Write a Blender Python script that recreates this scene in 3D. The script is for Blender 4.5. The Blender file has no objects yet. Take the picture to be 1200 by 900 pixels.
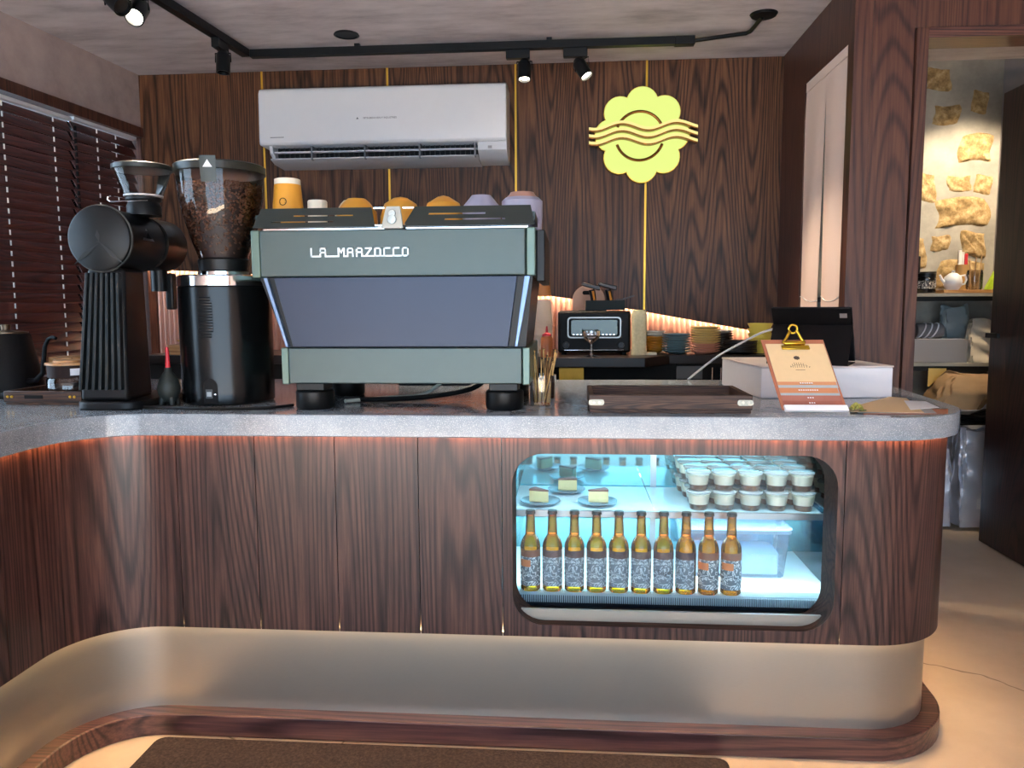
import bpy, math, random
from mathutils import Vector, Matrix
R = math.radians
rnd = random.Random(7)
scene = bpy.context.scene
col = scene.collection

# ------------------------------------------------------------------ camera
cam = bpy.data.cameras.new('camera'); cam_o = bpy.data.objects.new('camera', cam); col.objects.link(cam_o)
cam.sensor_fit = 'HORIZONTAL'; cam.sensor_width = 36.0; cam.lens = 27.0; cam.clip_start = 0.02
pitch, yaw, roll = R(5.8), R(4.36), 0.0055
fwd = Vector((-math.sin(yaw)*math.cos(pitch), math.cos(yaw)*math.cos(pitch), -math.sin(pitch)))
r0 = Vector((math.cos(yaw), math.sin(yaw), 0)); u0 = r0.cross(fwd)
rv = r0*math.cos(roll)-u0*math.sin(roll); uv = u0*math.cos(roll)+r0*math.sin(roll)
mw = Matrix.Identity(4)
for i in range(3):
    mw[i][0], mw[i][1], mw[i][2] = rv[i], uv[i], -fwd[i]
mw[2][3] = 1.276
cam_o.matrix_world = mw
scene.camera = cam_o

# ------------------------------------------------------------------ world, exposure
w = bpy.data.worlds.new('sky'); scene.world = w; w.use_nodes = True
bg = w.node_tree.nodes['Background']; bg.inputs[0].default_value = (0.58, 0.78, 1.0, 1); bg.inputs[1].default_value = 3.4
scene.view_settings.view_transform = 'Standard'; scene.view_settings.look = 'None'
scene.view_settings.gamma = 1.0; scene.view_settings.use_curve_mapping = False
scene.view_settings.exposure = 1.0
# sun added so the floor patch behind the camera bounces light onto the ceiling
sun_l = bpy.data.lights.new('sun', 'SUN'); sun_l.energy = 110; sun_l.angle = R(1.0); sun_l.color = (1.0, .93, .84)
sun_o = bpy.data.objects.new('sun', sun_l); col.objects.link(sun_o); sun_o.rotation_euler = Vector((-.12, .32, -.94)).to_track_quat('-Z', 'Y').to_euler()

# ------------------------------------------------------------------ materials
MATS = {}
def srgb(h):
    if isinstance(h, str):
        c = [int(h[i:i+2], 16)/255 for i in (0, 2, 4)]
        return tuple((x/12.92 if x <= .04045 else ((x+.055)/1.055)**2.4) for x in c)
    return h
def mat(name):
    m = bpy.data.materials.new(name); m.use_nodes = True
    nt = m.node_tree; b = nt.nodes['Principled BSDF']
    return m, nt, b
def N(nt, t, **kw):
    n = nt.nodes.new(t)
    for k, v in kw.items(): setattr(n, k, v)
    return n
def plain(name, c, rough=.5, metal=0.0, var=.12, scale=30, coat=0, bump=0, spec=.5, stretch=None):
    if name in MATS: return MATS[name]
    m, nt, b = mat(name); c = srgb(c)
    tc = N(nt, 'ShaderNodeTexCoord'); no = N(nt, 'ShaderNodeTexNoise'); no.inputs['Scale'].default_value = scale; no.inputs['Detail'].default_value = 4
    src = tc.outputs['Object']
    if stretch:
        mp = N(nt, 'ShaderNodeMapping'); mp.inputs['Scale'].default_value = stretch
        nt.links.new(src, mp.inputs[0]); src = mp.outputs[0]
    nt.links.new(src, no.inputs['Vector'])
    mx = N(nt, 'ShaderNodeMix', data_type='RGBA')
    mx.inputs[6].default_value = tuple(x*(1-var) for x in c)+(1,); mx.inputs[7].default_value = tuple(min(1, x*(1+var)) for x in c)+(1,)
    nt.links.new(no.outputs[0], mx.inputs[0]); nt.links.new(mx.outputs[2], b.inputs['Base Color'])
    b.inputs['Roughness'].default_value = rough; b.inputs['Metallic'].default_value = metal
    b.inputs['Coat Weight'].default_value = coat; b.inputs['Specular IOR Level'].default_value = spec
    if bump:
        bp = N(nt, 'ShaderNodeBump'); bp.inputs['Strength'].default_value = bump; bp.inputs['Distance'].default_value = .002
        nt.links.new(no.outputs[0], bp.inputs['Height']); nt.links.new(bp.outputs[0], b.inputs['Normal'])
    MATS[name] = m; return m
def emit(name, c, s):
    if name in MATS: return MATS[name]
    m, nt, b = mat(name); c = srgb(c)
    b.inputs['Base Color'].default_value = (.02, .02, .02, 1)
    b.inputs['Emission Color'].default_value = tuple(c)+(1,); b.inputs['Emission Strength'].default_value = s
    MATS[name] = m; return m
def clear(name, tint=(1, 1, 1), rough=.02, ior=1.45, base=0.0, haze=None, refl=(1, 1, 1)):
    """thin clear glass / plastic: tinted transparency under a fresnel reflection"""
    if name in MATS: return MATS[name]
    m, nt, b = mat(name); nt.nodes.remove(b); out = nt.nodes['Material Output']
    tr = N(nt, 'ShaderNodeBsdfTransparent'); tr.inputs[0].default_value = tuple(tint)+(1,)
    gl = N(nt, 'ShaderNodeBsdfGlossy'); gl.inputs['Roughness'].default_value = rough; gl.inputs[0].default_value = tuple(refl)+(1,)
    fr = N(nt, 'ShaderNodeFresnel'); fr.inputs[0].default_value = ior
    ad = N(nt, 'ShaderNodeMath', operation='ADD', use_clamp=True); ad.inputs[1].default_value = base
    nt.links.new(fr.outputs[0], ad.inputs[0])
    mx = N(nt, 'ShaderNodeMixShader'); nt.links.new(ad.outputs[0], mx.inputs[0]); nt.links.new(gl.outputs[0], mx.inputs[2])
    if haze:
        df = N(nt, 'ShaderNodeBsdfDiffuse'); df.inputs[0].default_value = tuple(haze[1])+(1,)
        m2 = N(nt, 'ShaderNodeMixShader'); m2.inputs[0].default_value = haze[0]
        nt.links.new(tr.outputs[0], m2.inputs[1]); nt.links.new(df.outputs[0], m2.inputs[2]); nt.links.new(m2.outputs[0], mx.inputs[1])
    else: nt.links.new(tr.outputs[0], mx.inputs[1])
    nt.links.new(mx.outputs[0], out.inputs[0])
    MATS[name] = m; return m
def wood(name, dark, mid, light, axis='Z', rough=.36, scale=1.0, coat=.15, rings=68, spec=.5):
    if name in MATS: return MATS[name]
    m, nt, b = mat(name)
    g = N(nt, 'ShaderNodeNewGeometry'); oi = N(nt, 'ShaderNodeObjectInfo')
    off = N(nt, 'ShaderNodeVectorMath', operation='MULTIPLY_ADD')
    cmb = N(nt, 'ShaderNodeCombineXYZ')
    for i in range(3): nt.links.new(oi.outputs['Random'], cmb.inputs[i])
    nt.links.new(cmb.outputs[0], off.inputs[0]); off.inputs[1].default_value = (31, 17, 23); nt.links.new(g.outputs['Position'], off.inputs[2])
    st = {'Z': (1, 1, .075), 'X': (.075, 1, 1), 'Y': (1, .075, 1)}[axis]
    mp = N(nt, 'ShaderNodeMapping'); mp.inputs['Scale'].default_value = tuple(s*scale for s in st); nt.links.new(off.outputs[0], mp.inputs[0])
    n1 = N(nt, 'ShaderNodeTexNoise'); n1.inputs['Scale'].default_value = 4.6; n1.inputs['Detail'].default_value = .6; n1.inputs['Roughness'].default_value = .35
    nt.links.new(mp.outputs[0], n1.inputs['Vector'])
    mul = N(nt, 'ShaderNodeMath', operation='MULTIPLY'); mul.inputs[1].default_value = rings*6.2832/2; nt.links.new(n1.outputs[0], mul.inputs[0])
    sn = N(nt, 'ShaderNodeMath', operation='SINE'); nt.links.new(mul.outputs[0], sn.inputs[0])
    n2 = N(nt, 'ShaderNodeTexNoise'); n2.inputs['Scale'].default_value = 110; n2.inputs['Detail'].default_value = 5; n2.inputs['Roughness'].default_value = .7
    mp2 = N(nt, 'ShaderNodeMapping'); mp2.inputs['Scale'].default_value = tuple((s if s == 1 else .03)*scale for s in st); nt.links.new(off.outputs[0], mp2.inputs[0])
    nt.links.new(mp2.outputs[0], n2.inputs['Vector'])
    n3 = N(nt, 'ShaderNodeTexNoise'); n3.inputs['Scale'].default_value = 30; n3.inputs['Detail'].default_value = 3; nt.links.new(mp.outputs[0], n3.inputs['Vector'])
    hs = N(nt, 'ShaderNodeMath', operation='MULTIPLY_ADD'); hs.inputs[1].default_value = .5; hs.inputs[2].default_value = .5; nt.links.new(sn.outputs[0], hs.inputs[0])
    pw = N(nt, 'ShaderNodeMath', operation='POWER'); pw.inputs[1].default_value = 3.0; nt.links.new(hs.outputs[0], pw.inputs[0])
    a1 = N(nt, 'ShaderNodeMath', operation='MULTIPLY_ADD'); a1.inputs[1].default_value = -.24; nt.links.new(pw.outputs[0], a1.inputs[0])
    a2 = N(nt, 'ShaderNodeMath', operation='MULTIPLY_ADD'); a2.inputs[1].default_value = .80; a2.inputs[2].default_value = .09; nt.links.new(n2.outputs[0], a2.inputs[0])
    a3 = N(nt, 'ShaderNodeMath', operation='MULTIPLY_ADD'); a3.inputs[1].default_value = .24; nt.links.new(n3.outputs[0], a3.inputs[0])
    nt.links.new(a2.outputs[0], a3.inputs[2]); nt.links.new(a3.outputs[0], a1.inputs[2])
    cr = N(nt, 'ShaderNodeValToRGB'); e = cr.color_ramp.elements
    e[0].position = .28; e[0].color = tuple(srgb(dark))+(1,); e[1].position = .8; e[1].color = tuple(srgb(light))+(1,)
    k = e.new(.52); k.color = tuple(srgb(mid))+(1,)
    nt.links.new(a1.outputs[0], cr.inputs[0]); nt.links.new(cr.outputs[0], b.inputs['Base Color'])
    b.inputs['Roughness'].default_value = rough; b.inputs['Coat Weight'].default_value = coat; b.inputs['Coat Roughness'].default_value = .2
    b.inputs['Specular IOR Level'].default_value = spec
    bp = N(nt, 'ShaderNodeBump'); bp.inputs['Strength'].default_value = .25; bp.inputs['Distance'].default_value = .001
    nt.links.new(a1.outputs[0], bp.inputs['Height']); nt.links.new(bp.outputs[0], b.inputs['Normal'])
    MATS[name] = m; return m
def mottled(name, c1, c2, c3, scale=2.0, rough=.8, bump=.3, stretch=(1, 1, 1), detail=8, speck=None, cracks=None):
    if name in MATS: return MATS[name]
    m, nt, b = mat(name)
    g = N(nt, 'ShaderNodeNewGeometry'); mp = N(nt, 'ShaderNodeMapping'); mp.inputs['Scale'].default_value = stretch
    nt.links.new(g.outputs['Position'], mp.inputs[0])
    n1 = N(nt, 'ShaderNodeTexNoise'); n1.inputs['Scale'].default_value = scale; n1.inputs['Detail'].default_value = detail; n1.inputs['Roughness'].default_value = .65
    nt.links.new(mp.outputs[0], n1.inputs['Vector'])
    cr = N(nt, 'ShaderNodeValToRGB'); e = cr.color_ramp.elements
    e[0].position = .3; e[0].color = tuple(srgb(c1))+(1,); e[1].position = .72; e[1].color = tuple(srgb(c3))+(1,)
    k = e.new(.5); k.color = tuple(srgb(c2))+(1,)
    nt.links.new(n1.outputs[0], cr.inputs[0]); outc = cr.outputs[0]
    if speck:
        v = N(nt, 'ShaderNodeTexNoise'); v.inputs['Scale'].default_value = 420; v.inputs['Detail'].default_value = 2; nt.links.new(g.outputs['Position'], v.inputs['Vector'])
        th = N(nt, 'ShaderNodeValToRGB'); th.color_ramp.elements[0].position = .56; th.color_ramp.elements[1].position = .64
        nt.links.new(v.outputs[0], th.inputs[0])
        mx = N(nt, 'ShaderNodeMix', data_type='RGBA'); nt.links.new(th.outputs[0], mx.inputs[0]); nt.links.new(outc, mx.inputs[6]); mx.inputs[7].default_value = tuple(srgb(speck))+(1,)
        outc = mx.outputs[2]
    if cracks:
        vd = N(nt, 'ShaderNodeTexNoise'); vd.inputs['Scale'].default_value = 2.2; vd.inputs['Detail'].default_value = 4; nt.links.new(g.outputs['Position'], vd.inputs['Vector'])
        sc_ = N(nt, 'ShaderNodeVectorMath', operation='MULTIPLY_ADD'); sc_.inputs[1].default_value = (.5, .5, .5); nt.links.new(vd.outputs['Color'], sc_.inputs[0]); nt.links.new(g.outputs['Position'], sc_.inputs[2])
        vo = N(nt, 'ShaderNodeTexVoronoi', feature='DISTANCE_TO_EDGE'); vo.inputs['Scale'].default_value = .55; nt.links.new(sc_.outputs[0], vo.inputs['Vector'])
        th = N(nt, 'ShaderNodeValToRGB'); th.color_ramp.elements[0].position = .0; th.color_ramp.elements[1].position = .004
        nt.links.new(vo.outputs['Distance'], th.inputs[0])
        mx = N(nt, 'ShaderNodeMix', data_type='RGBA'); nt.links.new(th.outputs[0], mx.inputs[0]); mx.inputs[6].default_value = tuple(srgb(cracks))+(1,); nt.links.new(outc, mx.inputs[7])
        outc = mx.outputs[2]
    nt.links.new(outc, b.inputs['Base Color']); b.inputs['Roughness'].default_value = rough
    if bump:
        bp = N(nt, 'ShaderNodeBump'); bp.inputs['Strength'].default_value = bump; bp.inputs['Distance'].default_value = .004
        nt.links.new(n1.outputs[0], bp.inputs['Height']); nt.links.new(bp.outputs[0], b.inputs['Normal'])
    MATS[name] = m; return m

WOOD = wood('walnut_vertical', '120a0a', '3a2623', '60443c', 'Z', rough=.36, coat=.18, spec=.4)
WOODW = wood('walnut_wall', '1c0f09', '4e301f', '7a5236', 'Z', rough=.45, coat=.05, spec=.25)
WOODX = wood('walnut_along', '231312', '4d2f2a', '7c5245', 'X', rough=.34)
WOODR = wood('walnut_reddish', '2a1410', '4a2a21', '63402f', 'Z', rough=.4)
KICK = wood('kick_rail_wood', '1e1010', '43292a', '6a473e', 'X', rough=.32)
TRAYW = wood('tray_rustic_wood', '150c09', '3a251c', '6a4e3d', 'X', rough=.6, scale=3, coat=0)
BLINDW = wood('blind_wood', '2a100c', '4a1f18', '653024', 'Y', rough=.38)
BOARDW = wood('light_board', '8a5a30', 'b8824c', 'd0a06a', 'X', rough=.5)
CONC = mottled('ceiling_concrete', '9d9599', 'c2babd', 'd9d2d4', 2.2, .8, .5, (1, 3.2, 1))
PLAST = mottled('left_wall_plaster', '8d7d79', 'a89691', 'b9a7a1', 3.5, .85, .3)
FLOORM = mottled('microcement_floor', 'b8a48c', 'cbb9a2', 'd9c9b4', 1.3, .42, .08, cracks='6a5848')
SLABM = mottled('countertop_stone', '7a838b', '88919a', '959da5', 14, .14, .0, speck='b6bdc3')
STORW = mottled('storage_plaster', '7d7a74', '9c988f', 'b8b2a6', 3, .9, .6)
STONE = mottled('rubble_stone', '6a5634', 'a2875c', 'd2bb90', 22, .9, 1.0)
BRASS = plain('brass', 'd9a93f', .3, 1, .08)
BRASSD = plain('brass_strip', 'e0b040', .38, .7, .05)
BRONZE = plain('bronze', '8a5a30', .35, 1, .1)
STEEL = plain('brushed_steel', 'a3a19a', .34, .85, .10, 60, stretch=(1, 1, 60))
CHROME = plain('chrome', 'e6e6e8', .1, 1, .02)
ALU = plain('aluminium', 'a8acb0', .3, 1, .05)
BLACK = plain('black_satin', '0c0d0e', .38, 0, .1, spec=.3)
BLACKM = plain('black_matt', '08080a', .6, 0, .1, spec=.2)
BLKMETAL = plain('black_anodised', '1c1e20', .32, .6, .1)
DARK = plain('dark_void', '060505', .9, 0, .1)
WHITE = plain('white_plastic', 'd4d4d6', .28, 0, .02)
WHITEM = plain('white_card', 'e6e6ea', .6, 0, .03)
PAPER = plain('beige_paper', 'd9bd92', .75, 0, .05, 60)
GLASS = clear('clear_glass')
FGLASS = clear('display_glass', (.93, .98, 1), .004, 1.45, .0)

# ------------------------------------------------------------------ mesh helpers
class G:
    def __init__(s): s.v = []; s.f = []
    def add(s, vs, fs):
        o = len(s.v); s.v += [tuple(p) for p in vs]; s.f += [tuple(i+o for i in f) for f in fs]; return s
    def box(s, x0, x1, y0, y1, z0, z1):
        return s.add([(x0, y0, z0), (x1, y0, z0), (x1, y1, z0), (x0, y1, z0), (x0, y0, z1), (x1, y0, z1), (x1, y1, z1), (x0, y1, z1)],
                     [(0, 3, 2, 1), (4, 5, 6, 7), (0, 1, 5, 4), (1, 2, 6, 5), (2, 3, 7, 6), (3, 0, 4, 7)])
    def prism(s, poly, axis, a, b):
        """poly: 2-D points counter-clockwise; axis y -> (x,z), z -> (x,y), x -> (y,z)"""
        n = len(poly)
        def P(p, t): return {'y': (p[0], t, p[1]), 'z': (p[0], p[1], t), 'x': (t, p[0], p[1])}[axis]
        vs = [P(p, a) for p in poly]+[P(p, b) for p in poly]
        fs = [tuple(range(n)), tuple(range(2*n-1, n-1, -1))]+[(i, n+i, n+(i+1) % n, (i+1) % n) for i in range(n)]
        return s.add(vs, fs)
    def lathe(s, prof, c=(0, 0, 0), seg=32, axis='z', a0=0, a1=2*math.pi):
        full = abs(a1-a0-2*math.pi) < 1e-6
        m = seg if full else seg+1
        vs = []; idx = []
        for (r, h) in prof:
            row = []
            for i in range(1 if r < 1e-6 else m):
                t = a0+(a1-a0)*i/seg; x, y = r*math.cos(t), r*math.sin(t)
                p = {'z': (x, y, h), 'y': (x, h, y), 'x': (h, x, y)}[axis]
                row.append(len(vs)); vs.append((p[0]+c[0], p[1]+c[1], p[2]+c[2]))
            idx.append(row*m if len(row) == 1 else row)
        fs = []
        for j in range(len(prof)-1):
            for i in range(seg):
                k = (i+1) % m if full else i+1
                q = []
                for z_ in (idx[j][i], idx[j][k], idx[j+1][k], idx[j+1][i]):
                    if z_ not in q: q.append(z_)
                if len(q) > 2: fs.append(tuple(q))
        if full:
            if prof[0][0] > 1e-6: fs.append(tuple(reversed(idx[0]))) if s._cap else None
            if prof[-1][0] > 1e-6: fs.append(tuple(idx[-1])) if s._cap else None
        return s.add(vs, fs)
    _cap = True
    def open(s): s._cap = False; return s
    def tube(s, pts, r, seg=8):
        pts = [Vector(p) for p in pts]; n = len(pts); vs = []; fs = []
        rs = r if isinstance(r, (list, tuple)) else [r]*n
        up = Vector((0, 0, 1)); t0 = (pts[1]-pts[0]).normalized()
        if abs(t0.dot(up)) > .95: up = Vector((1, 0, 0))
        for i in range(n):
            t = (pts[min(i+1, n-1)]-pts[max(i-1, 0)]).normalized()
            a = t.cross(up)
            if a.length < 1e-5: a = t.cross(Vector((0, 1, 0)))
            a.normalize(); bb = a.cross(t).normalized(); up = bb
            for k in range(seg):
                q = 2*math.pi*k/seg; vs.append(tuple(pts[i]+(a*math.cos(q)+bb*math.sin(q))*rs[i]))
        for i in range(n-1):
            for k in range(seg):
                l = (k+1) % seg; fs.append((i*seg+k, i*seg+l, (i+1)*seg+l, (i+1)*seg+k))
        fs.append(tuple(range(seg-1, -1, -1))); fs.append(tuple((n-1)*seg+k for k in range(seg)))
        return s.add(vs, fs)
    def quad8(s, bot, top):
        """hexahedron from two corresponding quads"""
        return s.add(list(bot)+list(top), [(0, 3, 2, 1), (4, 5, 6, 7), (0, 1, 5, 4), (1, 2, 6, 5), (2, 3, 7, 6), (3, 0, 4, 7)])
    def frame(s, O, U, V, W, u0, u1, v0, v1, w0, w1):
        """box in a skewed frame O + u U + v V + w W"""
        O, U, V, W = map(Vector, (O, U, V, W))
        def p(u, v, q): return tuple(O+U*u+V*v+W*q)
        return s.quad8([p(u0, v0, w0), p(u1, v0, w0), p(u1, v1, w0), p(u0, v1, w0)], [p(u0, v0, w1), p(u1, v0, w1), p(u1, v1, w1), p(u0, v1, w1)])
    def grid(s, fn, nu, nv):
        vs = [fn(i/nu, j/nv) for j in range(nv+1) for i in range(nu+1)]
        return s.add(vs, [(j*(nu+1)+i, j*(nu+1)+i+1, (j+1)*(nu+1)+i+1, (j+1)*(nu+1)+i) for j in range(nv) for i in range(nu)])
    def band(s, outer, inner, z0, z1):
        """wall strip between two matching plan paths"""
        n = len(outer)
        vs = [(p[0], p[1], z0) for p in outer]+[(p[0], p[1], z1) for p in outer]+[(p[0], p[1], z0) for p in inner]+[(p[0], p[1], z1) for p in inner]
        fs = []
        for i in range(n-1):
            fs += [(i, i+1, n+i+1, n+i), (2*n+i+1, 2*n+i, 3*n+i, 3*n+i+1), (n+i, n+i+1, 3*n+i+1, 3*n+i), (i+1, i, 2*n+i, 2*n+i+1)]
        fs += [(0, n, 3*n, 2*n), (n-1, 2*n+n-1, 3*n+n-1, n+n-1)]
        return s.add(vs, fs)
    def mesh(s, name):
        me = bpy.data.meshes.new(name); me.from_pydata(s.v, [], s.f); me.update(); return me
    def put(s, name, m, parent=None, bevel=0, seg=2, smooth=True, world=True, fix=False):
        off = Vector((0, 0, 0)); q = parent
        while q is not None and world: off += q.location; q = q.parent
        if parent is None and world is True: pass
        if off.length: s.v = [(a-off.x, b-off.y, c-off.z) for a, b, c in s.v]
        me = s.mesh(name)
        if fix:
            import bmesh
            bm = bmesh.new(); bm.from_mesh(me); bmesh.ops.recalc_face_normals(bm, faces=bm.faces); bm.to_mesh(me); bm.free()
        if smooth:
            for p in me.polygons: p.use_smooth = True
            me.set_sharp_from_angle(angle=R(38))
        me.materials.append(m)
        o = bpy.data.objects.new(name, me); col.objects.link(o); o.parent = parent
        if bevel:
            b = o.modifiers.new('bevel', 'BEVEL'); b.width = bevel; b.segments = seg; b.limit_method = 'ANGLE'; b.angle_limit = R(40)
        return o
def thing(name, label, cat, loc=(0, 0, 0), rz=0, group=None, kind=None):
    o = bpy.data.objects.new(name, None); col.objects.link(o); o.location = loc; o.rotation_euler = (0, 0, rz); o.empty_display_size = .05
    return tag(o, label, cat, group, kind)
def tag(o, label=None, cat=None, group=None, kind=None):
    if label: o['label'] = label
    if cat: o['category'] = cat
    if group: o['group'] = group
    if kind: o['kind'] = kind
    return o
def struct(o): o['kind'] = 'structure'; return o
def sroot(name, loc=(0, 0, 0)):
    o = bpy.data.objects.new(name, None); col.objects.link(o); o.location = loc; o['kind'] = 'structure'; return o
def dup(root, loc, rz=None, label=None, group=None):
    r = root.copy(); col.objects.link(r); r.location = loc
    if rz is not None: r.rotation_euler = (0, 0, rz)
    if label: r['label'] = label
    if group: r['group'] = group
    for ch in list(root.children):
        c = ch.copy(); col.objects.link(c); c.parent = r
        for g in ch.children:
            d = g.copy(); col.objects.link(d); d.parent = c
    return r
def piece(o, parent, loc=None, rot=None):
    c = o.copy(); col.objects.link(c); c.parent = parent
    if loc is not None: c.location = loc
    if rot is not None: c.rotation_euler = rot
    return c
ORD = ['first', 'second', 'third', 'fourth', 'fifth', 'sixth', 'seventh', 'eighth', 'ninth', 'tenth', 'eleventh', 'twelfth', 'thirteenth']
def rrect(x0, x1, z0, z1, r, n=6):
    pts = []
    for cx, cz, a in ((x1-r, z0+r, -90), (x1-r, z1-r, 0), (x0+r, z1-r, 90), (x0+r, z0+r, 180)):
        for i in range(n+1):
            t = R(a+90*i/n); pts.append((cx+r*math.cos(t), cz+r*math.sin(t)))
    return pts
def letters(name, txt, size, m, parent, fn, extrude=.0006, align='CENTER', space=1.0):
    """raised lettering; fn maps flat (x, y, z) of the text to the surface"""
    cu = bpy.data.curves.new(name, 'FONT'); cu.body = txt; cu.size = size; cu.extrude = extrude; cu.align_x = align; cu.resolution_u = 2; cu.space_character = space
    t = bpy.data.objects.new(name, cu); col.objects.link(t)
    me = bpy.data.meshes.new_from_object(t.evaluated_get(bpy.context.evaluated_depsgraph_get()))
    bpy.data.objects.remove(t); bpy.data.curves.remove(cu)
    g = G(); g.v = [fn(*v.co) for v in me.vertices]; g.f = [tuple(p.vertices) for p in me.polygons]
    bpy.data.meshes.remove(me)
    return g.put(name, m, parent, smooth=False)
def lamp(name, kind, loc, energy, color, **kw):
    l = bpy.data.lights.new(name, kind); l.energy = energy; l.color = color
    for k, v in kw.items(): setattr(l, k, v)
    o = bpy.data.objects.new(name, l); col.objects.link(o); o.location = loc; return o
def aim(o, target):
    d = Vector(target)-o.location; o.rotation_euler = d.to_track_quat('-Z', 'Y').to_euler()

exec_order = 'structure'
# ================================================================== STRUCTURE
CEIL = 2.503
g = G(); g.box(-3.2, 3.4, -3.0, 5.3, -.08, 0); struct(g.put('floor', FLOORM))
g = G(); g.box(-3.2, 3.0, -3.0, 4.2, CEIL, CEIL+.12); struct(g.put('ceiling', CONC))
# grey construction joint in the ceiling
# --- back wall: walnut panels split by brass strips, a fluted copper splash-back below
wb = sroot('wall_back', (0, 4.1, 0))
g = G(); g.box(-2.5, 1.2, 4.12, 4.2, 0, CEIL); g.put('wall_core', plain('wall_core_dark', '2a1c18', .8), wb)
edges = [-2.30, -1.611, -.945, -.282, .381, 1.055]
def zlow(x):
    pts = [(-2.4, 1.49), (-1.61, 1.45), (-.945, 1.41), (-.282, 1.352), (.0, 1.312), (.381, 1.243), (.75, 1.176), (1.1, 1.112)]
    for (a, za), (b, zb) in zip(pts, pts[1:]):
        if x <= b: return za+(zb-za)*(x-a)/(b-a)
    return pts[-1][1]
for a, b in zip(edges, edges[1:]):
    a2 = a+(.004 if a > -2.2 else -.05); b2 = b-(.004 if b < 1.0 else 0)
    low = [(a2+(b2-a2)*i/8, zlow(a2+(b2-a2)*i/8)) for i in range(9)]
    g = G(); g.prism(low+[(b2, CEIL-.002), (a2, CEIL-.002)], 'y', 4.045, 4.068); g.put('wood_panel', WOODW, wb, fix=True)
for x in edges[1:-1]:
    g = G(); g.box(x-.005, x+.005, 4.041, 4.068, zlow(x), CEIL-.002); g.put('brass_strip', BRASSD, wb)
COPPER = plain('copper_flutes', 'd8aa98', .38, .6, .06)
g = G()
n = 122; p = 3.36/n
def flute(u, v):
    x = -2.31+3.36*u; t = (u*n) % 1.0
    return (x, 4.118-.012*abs(math.sin(math.pi*u*n)), 1.0+.6*v)
g.grid(flute, n*6, 1); g.put('fluted_panel', COPPER, wb)
g = G()
for i in range(40):
    x0 = -2.3+3.35*i/40; x1 = -2.3+3.35*(i+1)/40
    g.quad8([(x0, 4.071, zlow(x0)+.004), (x1, 4.071, zlow(x1)+.004), (x1, 4.081, zlow(x1)+.004), (x0, 4.081, zlow(x0)+.004)],
            [(x0, 4.071, zlow(x0)+.012), (x1, 4.071, zlow(x1)+.012), (x1, 4.081, zlow(x1)+.012), (x0, 4.081, zlow(x0)+.012)])
g.put('led_strip', emit('led_warm', (1.0, .72, .48), 26), wb)

# --- left wall: plaster above a long window with wooden blinds
LO = Vector((-2.282, 4.05, 0)); LD = Vector((-.0836, -.9965, 0)); LN = Vector((.9965, -.0836, 0)); LZ = Vector((0, 0, 1))
wl = sroot('wall_left', (-2.4, 2.5, 0))
g = G(); g.frame(LO, LD, LN, LZ, -.15, 6.9, -.18, 0, 2.225, CEIL); g.put('plaster_band', PLAST, wl)
g = G(); g.frame(LO, LD, LN, LZ, -.15, 6.9, -.18, 0, 0, .94); g.put('lower_wall', PLAST, wl)
g = G(); g.frame(LO, LD, LN, LZ, 3.0, 6.9, -.18, 0, .94, 2.225); g.put('side_wall', PLAST, wl)
g = G(); g.frame(LO, LD, LN, LZ, -.15, .012, -.18, 0, .94, 2.225); g.put('corner_post', WOODR, wl)
win = sroot('window_1', (-2.4, 3.5, 0))
g = G(); g.frame(LO, LD, LN, LZ, .0, 3.0, -.06, .012, 2.178, 2.228); g.put('window_head', WOODR, win)
g = G(); g.frame(LO, LD, LN, LZ, .0, 3.0, -.12, -.0, .94, .97); g.put('window_sill', WOODR, win)
for s_ in (.03, 1.02, 2.0, 2.97):
    g = G(); g.frame(LO, LD, LN, LZ, s_-.02, s_+.02, -.14, -.10, .97, 2.178); g.put('mullion', ALU, win)
for s0, s1 in ((.05, 1.0), (1.04, 1.98), (2.02, 2.95)):
    g = G(); g.frame(LO, LD, LN, LZ, s0, s1, -.124, -.118, .97, 2.178); g.put('pane', GLASS, win)
# blinds
def blind(s0, s1, label, zt, cords):
    b = thing('wooden_blind', label, 'blind', tuple(LO+LD*s0+LN*(-.03)+LZ*.98), group='wooden blinds on the left window')
    zs = zt; first = None; k = 0
    g = G(); g.frame(LO, LD, LN, LZ, s0, s1, -.05, -.012, zt+.026, zt+.042); g.put('head_rail', WHITE, b)
    while zs > 1.0:
        if first is None:
            g = G(); t = R(62); c, s_ = math.cos(t)*.026, math.sin(t)*.026
            pts = []
            for sgn, th in ((-1, -.0015), (1, -.0015), (1, .0015), (-1, .0015)):
                pts.append((sgn*c+th*math.sin(t), -sgn*s_+th*math.cos(t)))
            bot = [tuple(LO+LD*s0+LN*(-.03+p_[0])+LZ*(zs+p_[1])) for p_ in pts]; top = [tuple(LO+LD*s1+LN*(-.03+p_[0])+LZ*(zs+p_[1])) for p_ in pts]
            g.quad8(bot, top); first = g.put('slat', BLINDW, b, fix=True)
        else: piece(first, b, (0, 0, zs-zt))
        zs -= .0445; k += 1
    slats = [ch for ch in b.children if ch.name.startswith('slat')]
    cm = plain('daylight_white', 'f4f4f0', .6)
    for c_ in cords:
        g = G(); g.frame(LO, LD, LN, LZ, c_-.003, c_+.003, -.0205, -.0170, zt-.002, zt+.019); hole_ = g.put('hole_daylight', cm, first)  # white dash painted as daylight showing through the slat's cord hole
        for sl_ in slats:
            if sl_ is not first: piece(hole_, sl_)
    g = G(); g.frame(LO, LD, LN, LZ, s0, s1, -.045, -.016, .978, .992); g.put('bottom_rail', BLINDW, b)
    return b
blind(.506, 1.55, 'dark brown wooden slat blind, the wide one nearer the kettle', 2.125, (.62, .91, 1.3))
blind(.03, .490, 'dark brown wooden slat blind, the narrow one in the corner behind the disc grinder', 2.135, (.19, .33))
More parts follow.
